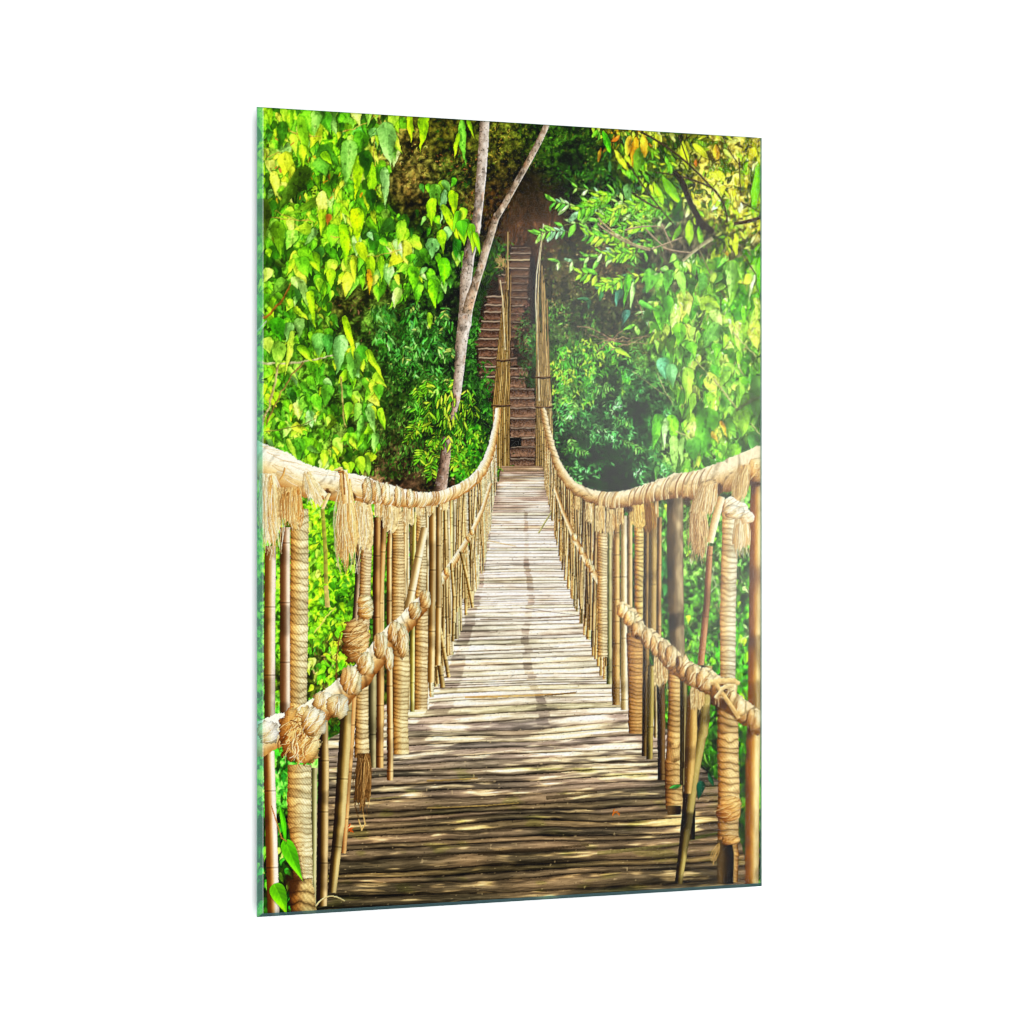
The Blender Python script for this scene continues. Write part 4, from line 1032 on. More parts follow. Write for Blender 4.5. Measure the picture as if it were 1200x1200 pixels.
def railings():
    r = random.Random(4)
    TAS_L = [(232, 192, 124), (202, 152, 84), (248, 220, 166), (176, 120, 58), (252, 236, 200)]
    TAS_R = [(206, 166, 104), (180, 134, 76), (230, 200, 144), (150, 104, 54), (244, 222, 172)]
    # ------------ far posts
    far_posts(-1, 700)
    far_posts(1, 900)
    for k in range(22):
        x = r.uniform(503, 566); yt = rail_y(HL, x, .4); yb_ = float(np.interp(x, [500, 530, 566], [826, 760, 660])) - r.uniform(0, 40); w_ = float(np.interp(x, [503, 566], [2.0, .9]))
        cane_post(-1, [(x, yt, w_), (x + r.uniform(-7, 10), yb_, w_)], 540 + k, cols=r.choice([((110, 80, 40), (190, 150, 90), (244, 214, 150)), ((84, 62, 34), (160, 124, 74), (220, 186, 130))]), node=r.uniform(14, 40))
    for k in range(22):
        x = r.uniform(652, 712); yt = rail_y(HR, x, .4); yb_ = float(np.interp(x, [652, 680, 712], [640, 726, 800])) - r.uniform(0, 40); w_ = float(np.interp(x, [652, 712], [.9, 2.0]))
        cane_post(1, [(x, yt, w_), (x + r.uniform(-8, 5), yb_, w_)], 570 + k, cols=r.choice([((100, 72, 36), (176, 138, 84), (232, 200, 140)), ((76, 56, 30), (146, 112, 66), (206, 172, 118))]), node=r.uniform(14, 40))
    rail([(504, 698, 5.6), (520, 676, 4.6), (536, 652, 3.8), (552, 626, 3.0), (565, 598, 2.4), (575, 566, 1.8)], 'middle_rail', 'far end of the left middle rail', ((160, 114, 64), (226, 186, 130), (252, 236, 204)), 48, .9, edge=.5)
    rail([(730, 714, 6), (716, 698, 5), (702, 680, 4.2), (688, 658, 3.6), (674, 632, 3), (660, 600, 2.2), (650, 572, 1.6)], 'middle_rail', 'far end of the right middle rail', ((130, 90, 46), (200, 158, 102), (242, 218, 174)), 49, .9, edge=.5)
    for k in range(16):
        x = r.uniform(506, 560) if k % 2 else r.uniform(662, 726)
        y = float(np.interp(x, [504, 520, 536, 552, 565], [698, 676, 652, 626, 598])) if k % 2 else float(np.interp(x, [660, 674, 688, 702, 716, 730], [600, 632, 658, 680, 698, 714]))
        s_ = float(np.interp(x, [506, 560], [6, 3])) if k % 2 else float(np.interp(x, [662, 726], [3, 6.5]))
        knot(x, y, s_ * .8, s_ * 1.1, 400 + k, ang=.3, turns=3)
    # leaning loose canes, left
    for k, p in enumerate([[(540, 646, 2), (548, 680, 2), (554, 712, 2)], [(503, 706, 3), (511, 750, 3), (519, 806, 3)], [(508, 700, 2.4), (517, 745, 2.4), (526, 794, 2.4)], [(529, 660, 2), (532, 700, 2), (531, 752, 1.8)]]):
        cane_post(-1, p, 40 + k, cols=((110, 80, 40), (186, 148, 80), (236, 208, 146)), node=15, name='cane', rim=.8)
    for k in range(9):
        x = r.uniform(440, 508); y1 = float(np.interp(x, [440, 480, 508], [900, 850, 800])) - r.uniform(0, 50)
        cane_post(-1, [(x, rail_y(HL, x, .3), 2), (x + r.uniform(-3, 3), 700, 2.2), (x + r.uniform(-6, 6), y1, 2.2)], 500 + k, cols=r.choice([((90, 60, 28), (168, 124, 70), (236, 202, 140)), ((120, 96, 56), (196, 166, 112), (250, 232, 188))]), node=r.uniform(20, 50), stain=.4)
    for k in range(9):
        x = r.uniform(700, 770); y1 = float(np.interp(x, [700, 730, 770], [790, 830, 880])) - r.uniform(0, 40)
        cane_post(1, [(x, rail_y(HR, x, .3), 2), (x + r.uniform(-3, 3), 700, 2.2), (x + r.uniform(-5, 5), y1, 2.2)], 520 + k, cols=r.choice([((70, 48, 24), (140, 102, 58), (206, 166, 108)), ((96, 78, 46), (170, 140, 92), (230, 204, 154))]), node=r.uniform(20, 50), stain=.4)
    # ------------ left: posts above and below the middle rail, far to near
    rope_post(-1, [(493, 598, 6), (494, 660, 6), (492, 712, 6.5)], 11, cols=((120, 74, 30), (204, 154, 88), (252, 228, 184)))
    rope_post(-1, [(494, 716, 7.5), (494, 770, 8.5), (493, 832, 8)], 12, cols=((96, 60, 26), (190, 140, 76), (246, 218, 168)))
    cane_post(-1, [(486, 600, 2.2), (484, 690, 2.4), (483, 834, 2.8)], 13, cols=((120, 104, 40), (190, 176, 84), (240, 230, 150)))
    cane_post(-1, [(507, 596, 4), (507, 660, 4.2), (506, 720, 4.2), (505, 800, 4)], 14)
    cane_post(-1, [(514, 594, 3.0), (514, 700, 3.4), (513, 780, 3.4)], 15)
    cane_post(-1, [(474, 606, 2.6), (474, 660, 2.4), (473, 700, 2.4)], 16)
    cane_post(-1, [(498, 618, 4.4), (490, 655, 4.6), (478, 715, 4.6)], 17, cols=((140, 110, 66), (214, 186, 134), (250, 236, 200)), node=40, name='cane', label='thick cane leaning across the left railing')
    rope_post(-1, [(466, 600, 7), (467, 660, 7), (466, 730, 7.5)], 18, pitch=.36, cols=((104, 66, 28), (186, 140, 80), (240, 210, 158)))
    rope_post(-1, [(469, 735, 10), (470, 790, 10), (469, 850, 9), (470, 884, 9.5)], 19, cols=((84, 52, 22), (186, 134, 72), (250, 224, 170)))
    cane_post(-1, [(450, 600, 4), (447, 660, 4.4), (444, 720, 4.4), (445, 800, 5), (445, 900, 4.4)], 20, cols=((82, 50, 24), (160, 112, 60), (222, 180, 118)), node=60)
    cane_post(-1, [(457, 604, 3), (456, 660, 3), (456, 740, 3.2), (457, 850, 3.6), (457, 915, 3.6)], 21, cols=((104, 64, 30), (186, 134, 76), (240, 206, 148)), node=50)
    cane_post(-1, [(442, 606, 4), (441, 680, 4.4), (441, 750, 4.2)], 22, cols=((70, 44, 22), (140, 96, 52), (200, 156, 100)))
    cane_post(-1, [(436, 770, 5), (436, 840, 5), (437, 900, 3.6)], 23, cols=((66, 58, 38), (120, 110, 78), (176, 166, 124)))
    # big knotted post
    cane_post(-1, [(420, 600, 2.8), (419, 680, 3), (415, 745, 3.6)], 24, cols=((60, 46, 36), (124, 98, 76), (188, 160, 130)))
    rope_post(-1, [(431, 600, 6.2), (429, 650, 6.5), (427, 720, 6.5), (422, 760, 9)], 25, cols=((92, 58, 28), (188, 142, 88), (244, 220, 176)))
    knot(428, 712, 9.5, 15, 26, ang=1.3, turns=5)
    knot(417, 752, 16, 26, 27, cols=((92, 58, 26), (176, 130, 76), (232, 198, 144)), ang=1.35, turns=9)
    rope_post(-1, [(424, 800, 8), (424, 850, 7.6), (424, 888, 9)], 28, cols=((88, 56, 24), (190, 144, 84), (244, 220, 170)))
    part('tassel', 'bridge', 'frayed rope end above the walkway, left')
    tassel(426, 884, 16, 72, 26, [(134, 96, 52), (96, 66, 34), (176, 136, 84), (58, 40, 22)], top=.8, lean=-2, seed=5)
    line([(420, 960), (424, 972), (428, 966), (426, 955)], 1.6, (200, 156, 96))
    # leaning bamboo pair
    cane_post(-1, [(414, 815, 4), (410, 880, 4.2), (402, 1000, 3.6)], 29, cols=((110, 62, 28), (184, 128, 72), (220, 170, 110)), node=55)
    cane_post(-1, [(407, 812, 6), (404, 870, 7), (398, 960, 6.6), (389, 1046, 5)], 30, cols=((62, 46, 18), (150, 122, 66), (214, 190, 130)), node=80)
    # two tone bamboo
    cane_post(-1, [(379, 838, 5), (379, 900, 6.5), (378, 990, 6.6), (377, 1062, 6.2)], 31, cols=((44, 30, 10), (110, 84, 40), (222, 190, 138)), node=60, lit=.6)
    cane_post(-1, [(368, 900, 3.6), (368, 980, 3.2), (367, 1070, 3)], 32, cols=((90, 84, 50), (150, 150, 96), (206, 200, 150)), node=0)
    # first rope post
    rope_post(-1, [(351, 596, 10.5), (351, 660, 10.6), (350, 740, 10.8), (349, 835, 10.5)], 33, pitch=.62, depth=.46, cols=((158, 102, 40), (220, 168, 96), (255, 232, 184)), strand=.20, lit=.35)
    rope_post(-1, [(351, 896, 14), (351, 950, 14), (354, 1000, 12), (356, 1040, 11)], 34, pitch=.42, depth=.4, cols=((158, 102, 42), (222, 172, 102), (255, 234, 186)), strand=.20, lit=.4)
    rope_post(-1, [(352, 1030, 13), (355, 1062, 15), (357, 1090, 14)], 35, pitch=.7, cols=((70, 40, 14), (160, 104, 46), (240, 208, 140)), depth=.7)
    hollow(343, 1034, 11, 16)
    # thin bamboos at the edge
    cane_post(-1, [(334, 618, 6), (334, 700, 6), (334, 842, 6)], 37, cols=((104, 66, 36), (150, 112, 84), (240, 220, 200)), node=70, lit=.55)
    cane_post(-1, [(317, 640, 6.4), (316, 740, 6.6), (316, 846, 6.2)], 38, cols=((120, 78, 30), (190, 152, 104), (246, 226, 210)), node=80, lit=.45)
    cane_post(-1, [(315, 880, 6.5), (318, 980, 7), (321, 1090, 7)], 39, cols=((110, 62, 16), (196, 148, 92), (250, 234, 222)), node=90, lit=.45)
    # ------------ left middle rail
    MC = ((136, 86, 40), (214, 168, 108), (255, 244, 216))
    rail([(352, 846, 13), (368, 834, 14), (386, 823, 15), (398, 812, 13.5), (414, 800, 13), (430, 783, 12.5), (446, 760, 11.5), (458, 746, 11), (472, 733, 10.5), (486, 717, 9.5), (500, 702, 8)], 'middle_rail',
         'left middle rail bound in rope', MC, 51, 1.5, wd=.3)
    for k, (x, y, a, b, ang) in enumerate([(412, 798, 15, 19, .2), (428, 778, 12, 15, .4), (446, 757, 10, 17, .1), (464, 742, 11, 16, .3), (472, 752, 8, 22, .0), (486, 716, 8, 11, .5), (498, 702, 8, 12, .4), (456, 772, 6, 16, .1)]):
        knot(x, y, a * .86, b * .9, 52 + k, cols=((150, 102, 54), (214, 170, 112), (255, 238, 204)), ang=ang, turns=4)
    knot(379, 822, 13, 11, 61, cols=((190, 140, 80), (240, 208, 150), (255, 250, 230)), ang=.2, turns=2)
    knot(396, 828, 13, 14, 62, cols=((180, 126, 66), (244, 214, 160), (255, 248, 224)), ang=.3, turns=1)
    rail([(298, 868, 22), (312, 862, 19), (326, 856, 15), (338, 850, 13)], 'middle_rail', 'white near end of the left middle rail', ((190, 136, 74), (246, 222, 178), (255, 252, 240)), 63, 0)
    part('knot', 'bridge', 'large frayed knot on the first left post')
    knot(352, 862, 25, 34, 64, cols=((120, 68, 26), (206, 146, 76), (250, 218, 160)), ang=.5, turns=5)
    for k in range(46):
        x = r.gauss(350, 9); y = r.gauss(858, 13)
        line(curve(x, y, x + r.uniform(-12, 14), y + r.uniform(4, 24), r.uniform(-.3, .3), 5, 1.5, 1), 1, r.choice([(236, 190, 120), (150, 92, 40), (252, 226, 170), (110, 62, 26), (206, 150, 84)]), .85, seed=k)
    knot(368, 846, 14, 17, 65, cols=((170, 116, 56), (240, 206, 150), (255, 250, 226)), ang=.7, turns=4)
    knot(314, 858, 12, 14, 66, cols=((210, 164, 104), (250, 232, 196), (255, 253, 244)), ang=.9, turns=2)
    # ------------ left handrail with its bindings and tassels
    for k, (x, w, h, n, top) in enumerate([(492, 8, 24, 8, .9), (478, 12, 34, 12, .9), (462, 12, 36, 12, .9), (447, 12, 34, 12, .9), (456, 14, 48, 14, .8), (520, 8, 20, 8, 1), (505, 8, 22, 8, 1)]):
        part('tassel', 'bridge')
        tassel(x, rail_y(HL, x, .2), w, h, n, TAS_L, top=top, seed=70 + k, sw=1)
    part('tassel', 'bridge')
    tassel(425, 584, 18, 72, 22, TAS_L, top=.8, seed=80)
    rail(HL, 'handrail', 'left handrail', ((170, 116, 60), (240, 204, 146), (255, 251, 236)), 81, 1.3, edge=1.0, fib=.10)
    for k in range(70):
        x = r.uniform(300, 424); yc = rail_y(HL, x, 0); rr = float(np.interp(x, [p[0] for p in HL], [p[2] for p in HL]))
        a = r.uniform(-.9, .6)
        line(curve(x, yc + a * rr, x + r.uniform(8, 26), yc + a * rr + r.uniform(1, 10), r.uniform(-.12, .12), 4, 1.1, .7), 1, r.choice([(255, 250, 232), (214, 170, 112), (240, 212, 160), (190, 144, 90)]), .5, seed=k)
    for k in range(64):
        x = r.uniform(424, 560); yc = rail_y(HL, x, 0); rr = float(np.interp(x, [p[0] for p in HL], [p[2] for p in HL])) * 1.04
        line(curve(x + rr * .1, yc - rr, x - rr * .25, yc + rr * 1.05, -.16, 5, 1.2, 1.5), 1, r.choice([(240, 214, 168), (186, 142, 90), (222, 184, 130), (252, 236, 204), (164, 118, 70)]), .7, seed=k)
    for k, (x, y, a, b) in enumerate([(430, 575, 6, 15), (441, 577, 5, 14), (452, 579, 5, 13), (466, 582, 4, 12), (480, 584, 4, 11)]):
        knot(x, y, a, b, 90 + k, cols=((170, 122, 70), (230, 192, 138), (255, 240, 208)), ang=.1, turns=2)
    # dark hollows under the rail
    use(CUR)
    for (x, y, a, b) in ((342, 576, 7, 5), (383, 578, 5, 6), (414, 582, 4, 5), (330, 581, 6, 4)):
        hollow(x, y, a, b)
    line([(334, 548), (332, 556), (328, 563)], 2.2, (196, 146, 84))
    part('tassel', 'bridge', 'nearest tassel at the left edge')
    tassel(314, 556, 24, 98, 60, [(246, 216, 160), (216, 166, 98), (255, 240, 206), (190, 134, 66), (255, 248, 228)], top=.75, seed=101, lean=4, sw=1.5)
    part('tassel', 'bridge', 'brown tassel over the first rope post')
    tassel(340, 572, 26, 50, 44, [(206, 152, 86), (170, 112, 54), (236, 196, 130), (246, 214, 156)], top=1.0, seed=102, sw=1.4)
    part('tassel', 'bridge', 'pale binding spreading below the handrail')
    tassel(360, 554, 22, 42, 36, [(248, 222, 170), (226, 182, 118), (255, 244, 214)], top=.3, seed=103, lean=12, sw=1.4)
    line([(386, 578), (378, 597)], 4, (240, 204, 140)); line([(378, 596, 4.4), (381, 640, 4.6), (382, 684, 5)], 5, (150, 130, 66), .8); line([(382, 686, 5), (384, 712, 6)], 5, (206, 160, 110), .8)
    part('tassel', 'bridge', 'long thick tassel on the left handrail')
    tassel(404, 562, 25, 112, 70, [(238, 200, 134), (206, 152, 84), (252, 232, 188), (176, 118, 58)], top=.5, seed=104, lean=3, sw=1.4)
    tube([(402, 551, 5), (404, 566, 5), (407, 590, 5)], sh_cloth((190, 140, 80), (236, 200, 140), (255, 240, 206), seed=105), edge=.8)
    line([(392, 551), (399, 549), (406, 556), (409, 575), (410, 610)], 2.6, (226, 184, 120)); line([(396, 553), (402, 553), (404, 580)], 1.8, (140, 92, 46))
    # ------------ right railing, far to near
    cane_post(1, [(714, 606, 2.6), (714, 700, 2.8), (714, 802, 3.2)], 200, cols=((74, 76, 40), (140, 136, 84), (196, 188, 136)))
    rope_post(1, [(706, 625, 6), (706, 700, 5.8), (706, 770, 6)], 201, cols=((130, 86, 38), (196, 148, 84), (250, 226, 180)))
    cane_post(1, [(722, 604, 4), (722, 700, 4.2), (722, 826, 4.4)], 202, cols=((110, 76, 34), (176, 134, 74), (226, 186, 120)), node=26)
    cane_post(1, [(731, 604, 3.6), (731, 710, 3.8), (732, 832, 4.4)], 203, cols=((150, 124, 76), (214, 188, 134), (252, 238, 206)))
    cane_post(1, [(738, 604, 3), (738, 720, 3.2), (739, 800, 3)], 204, cols=((110, 84, 46), (176, 144, 92), (226, 196, 140)))
    rope_post(1, [(749, 605, 5.6), (749, 660, 5.6), (750, 726, 6.5)], 205, pitch=.6, depth=.62, cols=((110, 64, 14), (190, 134, 56), (252, 218, 140)))
    rope_post(1, [(744, 742, 10), (745, 800, 9), (745, 860, 8.4)], 206, pitch=.4, cols=((100, 62, 28), (168, 120, 66), (214, 166, 104)))
    cane_post(1, [(758, 604, 3.4), (757, 720, 3.6), (757, 800, 4), (756, 886, 4)], 207, cols=((50, 38, 18), (110, 86, 46), (170, 138, 80)))
    cane_post(1, [(765, 602, 4.6), (765, 680, 5), (764, 745, 5)], 208, cols=((84, 68, 34), (146, 120, 66), (190, 160, 100)))
    cane_post(1, [(773, 606, 2.6), (772, 700, 2.8), (772, 746, 3)], 209, cols=((84, 60, 30), (150, 112, 66), (206, 166, 110)))
    cane_post(1, [(763, 780, 4), (762, 840, 4), (761, 890, 3.8)], 210, cols=((70, 58, 24), (120, 104, 50), (180, 160, 90)))
    cane_post(1, [(774, 790, 5), (775, 850, 4.6), (775, 914, 4.4)], 211, cols=((36, 24, 12), (74, 54, 30), (120, 92, 54)))
    # broad weathered post
    part('post', 'bridge', 'broad grey weathered post')
    tube([(791, 580, 9.5), (791, 640, 9.6), (792, 700, 9.2), (794, 772, 8.6)], sh_bamboo((84, 68, 44), (122, 104, 78), (158, 140, 108), flip=-1, node=0, seed=212, grain=.35, stain=.4), edge=.6)
    rope_post(1, [(791, 784, 8), (791, 830, 8), (790, 870, 8.5), (790, 905, 11), (790, 948, 10)], 213, pitch=.5, cols=((84, 50, 20), (172, 122, 64), (232, 194, 130)), depth=.5)
    part('post', 'bridge', 'dark foot of a rope bound post')
    tube([(811, 925, 4), (811, 984, 3.4)], sh_bamboo((20, 14, 8), (34, 26, 14), (50, 40, 24), node=0)); tube([(790, 944, 8.4), (790, 955, 7.5)], sh_bamboo((40, 30, 16), (66, 50, 30), (96, 74, 44), node=0))
    cane_post(1, [(801, 790, 4), (801, 850, 4), (800, 920, 3.6)], 214, cols=((50, 40, 20), (96, 84, 46), (150, 134, 84)))
    # brown stick
    cane_post(1, [(832, 640, 3.6), (828, 710, 3.8), (821, 780, 4)], 215, cols=((120, 74, 44), (166, 112, 72), (196, 146, 104)), name='cane', label='slim brown cane beside the rope post')
    # leaning split bamboo
    cane_post(1, [(828, 780, 7), (822, 850, 8.6), (812, 900, 8.4), (805, 960, 6.6), (800, 1000, 5.2), (795, 1036, 4.4)], 216, cols=((44, 34, 14), (122, 102, 50), (178, 160, 96)), node=0, stain=.5, name='cane', label='split cane leaning inwards, right')
    cane_post(1, [(811, 815, 6), (810, 860, 7), (808, 900, 6), (806, 930, 4)], 217, cols=((90, 62, 26), (160, 120, 60), (214, 174, 104)), node=0)
    line([(801, 830), (801, 880), (800, 935)], 1.4, (40, 30, 14))
    # big rope post
    rope_post(1, [(855, 590, 9), (855, 640, 9.2), (853, 720, 9.4), (853, 795, 9)], 218, pitch=.5, cols=((176, 120, 66), (222, 178, 118), (255, 240, 206)), depth=.42, strand=.20, lit=.4)
    rope_post(1, [(853, 826, 12.5), (853, 880, 12.4), (854, 930, 12.6), (853, 985, 12)], 219, pitch=.5, cols=((110, 64, 24), (192, 140, 76), (240, 204, 144)), depth=.62, strand=.20)
    knot(854, 948, 15, 15, 220, cols=((120, 70, 28), (192, 138, 76), (232, 190, 124)), ang=1.4, turns=6)
    part('post', 'bridge', 'dark foot of the big rope post')
    tube([(851, 984, 10.5), (850, 1036, 9.6)], sh_bamboo((26, 18, 8), (54, 42, 22), (84, 66, 38), node=0, grain=.3))
    tube([(860, 980, 3.4), (863, 1000, 3), (862, 1034, 2.6)], sh_rope((90, 56, 24), (166, 118, 60), (214, 168, 100), pitch=1.2, seed=221))
    knot(856, 984, 11, 6, 222, cols=((120, 76, 34), (190, 140, 78), (226, 184, 120)), ang=1.4, turns=2)
    [line(curve(843, 988 + k, 832 + k, 1006 + 2 * k, .1 * (-1) ** k, 4, 1.5, 1), 1, (170, 134, 76), .8) for k in range(5)]
    # right edge bamboo
    cane_post(1, [(887, 565, 7.5), (886, 650, 7.6), (885, 740, 7.6), (884, 830, 8), (882, 900, 8.4), (881, 1036, 8)], 224, cols=((132, 78, 22), (190, 140, 66), (238, 208, 146)), node=0, stain=.35, grain=.16)
    sl = box(877, 640, 894, 740); v = IMG[sl]
    w = (np.exp(-((PY[sl] - 676) / 17) ** 2) * .5 * (np.abs(PX[sl] - 885.5) < 7.6))[..., None]
    v[:] = v * (1 - w) + c3((112, 76, 54)) * w
    # tassels right
    for k, (x, y, w, h, n) in enumerate([(775, 760, 13, 52, 16), (818, 796, 15, 42, 14), (716, 598, 8, 36, 10), (702, 594, 8, 34, 10), (690, 590, 7, 26, 8), (676, 580, 6, 22, 6), (727, 596, 7, 24, 7)]):
        part('tassel', 'bridge')
        tassel(x, y, w, h, n, TAS_R, top=.9, seed=260 + k, sw=1)
    # ------------ right middle rail
    MR = ((112, 72, 32), (184, 142, 88), (238, 212, 164))
    rail([(727, 712, 6), (735, 718, 7.5), (742, 726, 8), (750, 740, 9)], 'middle_rail', 'far loops of the right middle rail', MR, 230, .8, wd=.5)
    knot(730, 716, 7, 8, 231, ang=.4, turns=3); knot(738, 725, 8, 9, 232, ang=.3, turns=3)
    rail([(744, 734, 8), (756, 744, 9), (768, 753, 10), (782, 766, 11), (796, 780, 11), (808, 788, 12), (822, 796, 12.5), (836, 802, 12), (852, 816, 11), (866, 830, 12), (880, 840, 12.5), (896, 852, 13)],
         'middle_rail', 'right middle rail bound in rope', MR, 233, .9, edge=1.0, wd=.45)
    for k, (x, y, a, b, an) in enumerate([(748, 738, 9, 10, .2), (758, 748, 7, 13, .2), (768, 757, 7, 13, .2), (777, 763, 7, 14, .2), (787, 770, 8, 15, .25), (800, 780, 9, 13, .3), (812, 792, 10, 14, .2), (826, 798, 11, 14, .6), (864, 828, 11, 13, .3), (884, 843, 10, 13, .3)]):
        knot(x, y, a * .9, b * .92, 240 + k, cols=((124, 84, 42), (192, 150, 96), (246, 222, 178)), ang=an, turns=2)
    hollow(747, 747, 4, 3); hollow(794, 776, 2.5, 7)
    part('knot', 'bridge', 'crossed rope knot on the big right post')
    knot(848, 812, 17, 18, 253, cols=((76, 46, 20), (170, 124, 70), (240, 214, 164)), ang=.3, turns=5)
    hollow(846, 808, 8, 7); hollow(850, 824, 8, 8)
    line([(832, 800, 7), (845, 798, 6), (858, 798, 6), (867, 801, 5)], 6, (218, 178, 118)); line([(838, 800, 5), (846, 812, 5), (856, 826, 5), (866, 842, 5)], 5, (206, 164, 104)); line([(838, 818, 4), (848, 806, 4), (860, 803, 4)], 4, (230, 196, 140))
    part('tassel', 'bridge', 'golden tassel on the right handrail')
    tassel(758, 590, 16, 40, 26, [(176, 130, 56), (130, 88, 32), (206, 164, 84), (96, 62, 22)], top=.8, seed=270, lean=2)
    tassel(747, 590, 13, 36, 18, [(214, 166, 84), (186, 134, 60), (240, 204, 130)], top=.9, seed=271)
    part('tassel', 'bridge', 'long tassel between the post and the big rope post')
    tassel(818, 580, 22, 82, 50, [(206, 168, 116), (176, 134, 86), (232, 204, 158), (150, 110, 66)], top=.5, seed=272, lean=0)
    # right handrail
    rail(HR, 'handrail', 'right handrail', ((122, 82, 42), (200, 162, 108), (240, 220, 182)), 280, 1.2, edge=1.5, wd=.3, fib=.13)
    for k in range(46):
        x = r.uniform(700, 835); yc = rail_y(HR, x, 0); rr = float(np.interp(x, [p[0] for p in HR], [p[2] for p in HR]))
        line(curve(x, yc - rr, x - rr * .5, yc + rr * 1.1, .12, 5, 1.2, 1.5), 1, r.choice([(228, 200, 150), (150, 108, 62), (206, 170, 116), (244, 222, 178), (130, 90, 50)]), .75, seed=k)
    for (x, y, a, b) in ((737, 597, 6, 4), (805, 588, 6, 6), (843, 572, 4, 7), (838, 584, 3, 4), (884, 567, 9, 4), (878, 560, 4, 7)):
        hollow(x, y, a, b)
    knot(889, 551, 12, 14, 290, cols=((160, 110, 56), (222, 180, 118), (246, 226, 184)), turns=1)
    part('tassel', 'bridge', 'tassel folded over the right handrail')
    tassel(830, 568, 26, 42, 44, [(206, 164, 108), (226, 192, 140), (170, 124, 72), (240, 216, 170)], top=.8, seed=291, lean=-8, sw=1.4)
    tassel(872, 546, 16, 46, 30, [(214, 178, 120), (236, 206, 154), (190, 146, 90)], top=.8, seed=292, lean=-7, sw=1.4)
    part('tassel', 'bridge', 'white bow on top of the big rope post')
    tube([(846, 582, 4), (838, 610, 4.6), (832, 636, 4)], sh_cloth((170, 126, 74), (222, 186, 132), (252, 234, 196), seed=293), edge=.5)
    tassel(869, 604, 20, 50, 46, [(238, 208, 156), (214, 172, 112), (252, 232, 190), (186, 138, 80)], top=.6, seed=294, sw=1.4)
    tube([(850, 590, 7), (862, 594, 7.5), (872, 602, 7), (876, 612, 6)], sh_cloth((190, 146, 94), (238, 208, 162), (255, 246, 222), seed=295, wrap=.8), edge=1)
    knot(860, 600, 12, 8, 296, cols=((200, 156, 104), (242, 216, 170), (255, 250, 232)), ang=1.0, turns=2)
    # near leaves over the left posts
    part('foliage', 'foliage', 'two bright leaves in the bottom left corner')
    leaf(334, 984, 70, 54, 20, (110, 214, 20), 'heart', -.06, sh=1.4); leaf(328, 944, 76, 44, 9, (84, 190, 20), 'lance', .1, sh=1.2)
    leaf(321, 1036, 62, 40, 22, (120, 210, 10), 'heart', .1, sh=1.4)
    line([(318, 944), (330, 982), (336, 986)], 1.3, (190, 120, 60))
    line(curve(370, 1062, 404, 1056, -.25, 8, 2, 1.4), 2, (220, 180, 120))
    part('foliage', 'foliage', 'small leaves beside the split cane')
    leaf(798, 920, 160, 14, 7, (70, 140, 60), 'lance', .1, sh=1); leaf(822, 915, 95, 24, 12, (24, 76, 56), 'heart', .1); leaf(830, 905, 70, 18, 8, (30, 80, 50), 'lance')


def paint():
    background(); mid_bushes()
    bk = None
    left_canopy(); right_foliage(); low_foliage()
    soften()
    stairs(); towers()
    right_front()
    deck()
    railings()
    lo = blur(IMG, [.1, .2, .4, .2, .1])
    IMG[:] = np.clip(IMG + .75 * (IMG - lo), 0, 255)
    # the print's own punchy tone curve
    t = IMG / 255.0
    t = t + 1.15 * (t - .47) * t * (1 - t) - .008
    L_ = (t @ c3((.3, .59, .11)))[..., None]
    kind = np.array([{'bridge': 1, 'foliage': 2, 'stairway': 4}.get(q[1], 0) if q[0] != 'deck' else 3 for q in PARTS])[IDS]
    sat = np.choose(kind, [.94, .94, .93, .96, .8])[..., None]
    t = np.clip(L_ + (t - L_) * sat, 0, 1)
    gold = (kind == 1)[..., None]
    t = np.where(gold, t ** .88 * c3((.995, .985, .93)), t)
    t = np.where((kind == 2)[..., None], t * c3((.95, 1.0, 1.02)), t)
    t = np.where((kind == 4)[..., None], t * c3((.86, .86, .80)), t)
    t = np.where((kind == 3)[..., None], t * c3((.965, .955, .94)), t)
    # faint light lies even in the deepest gaps of the leaves
    lift = np.where((kind == 1) | (kind == 4), 0, np.where(kind == 3, .012, .045)) * (PY < 900)
    t = t + (lift[..., None] * c3((.9, 1.1, .5))) * (1 - np.clip(L_ * 2.2, 0, 1))
    IMG[:] = np.clip(t, 0, 1) * 255
    g = rot(5).normal(0, 1, IMG.shape[:2]).astype(np.float32)
    IMG[:] = np.clip(IMG * (1 + .05 * blur(g, [.25, .5, .25]))[..., None], 0, 255)


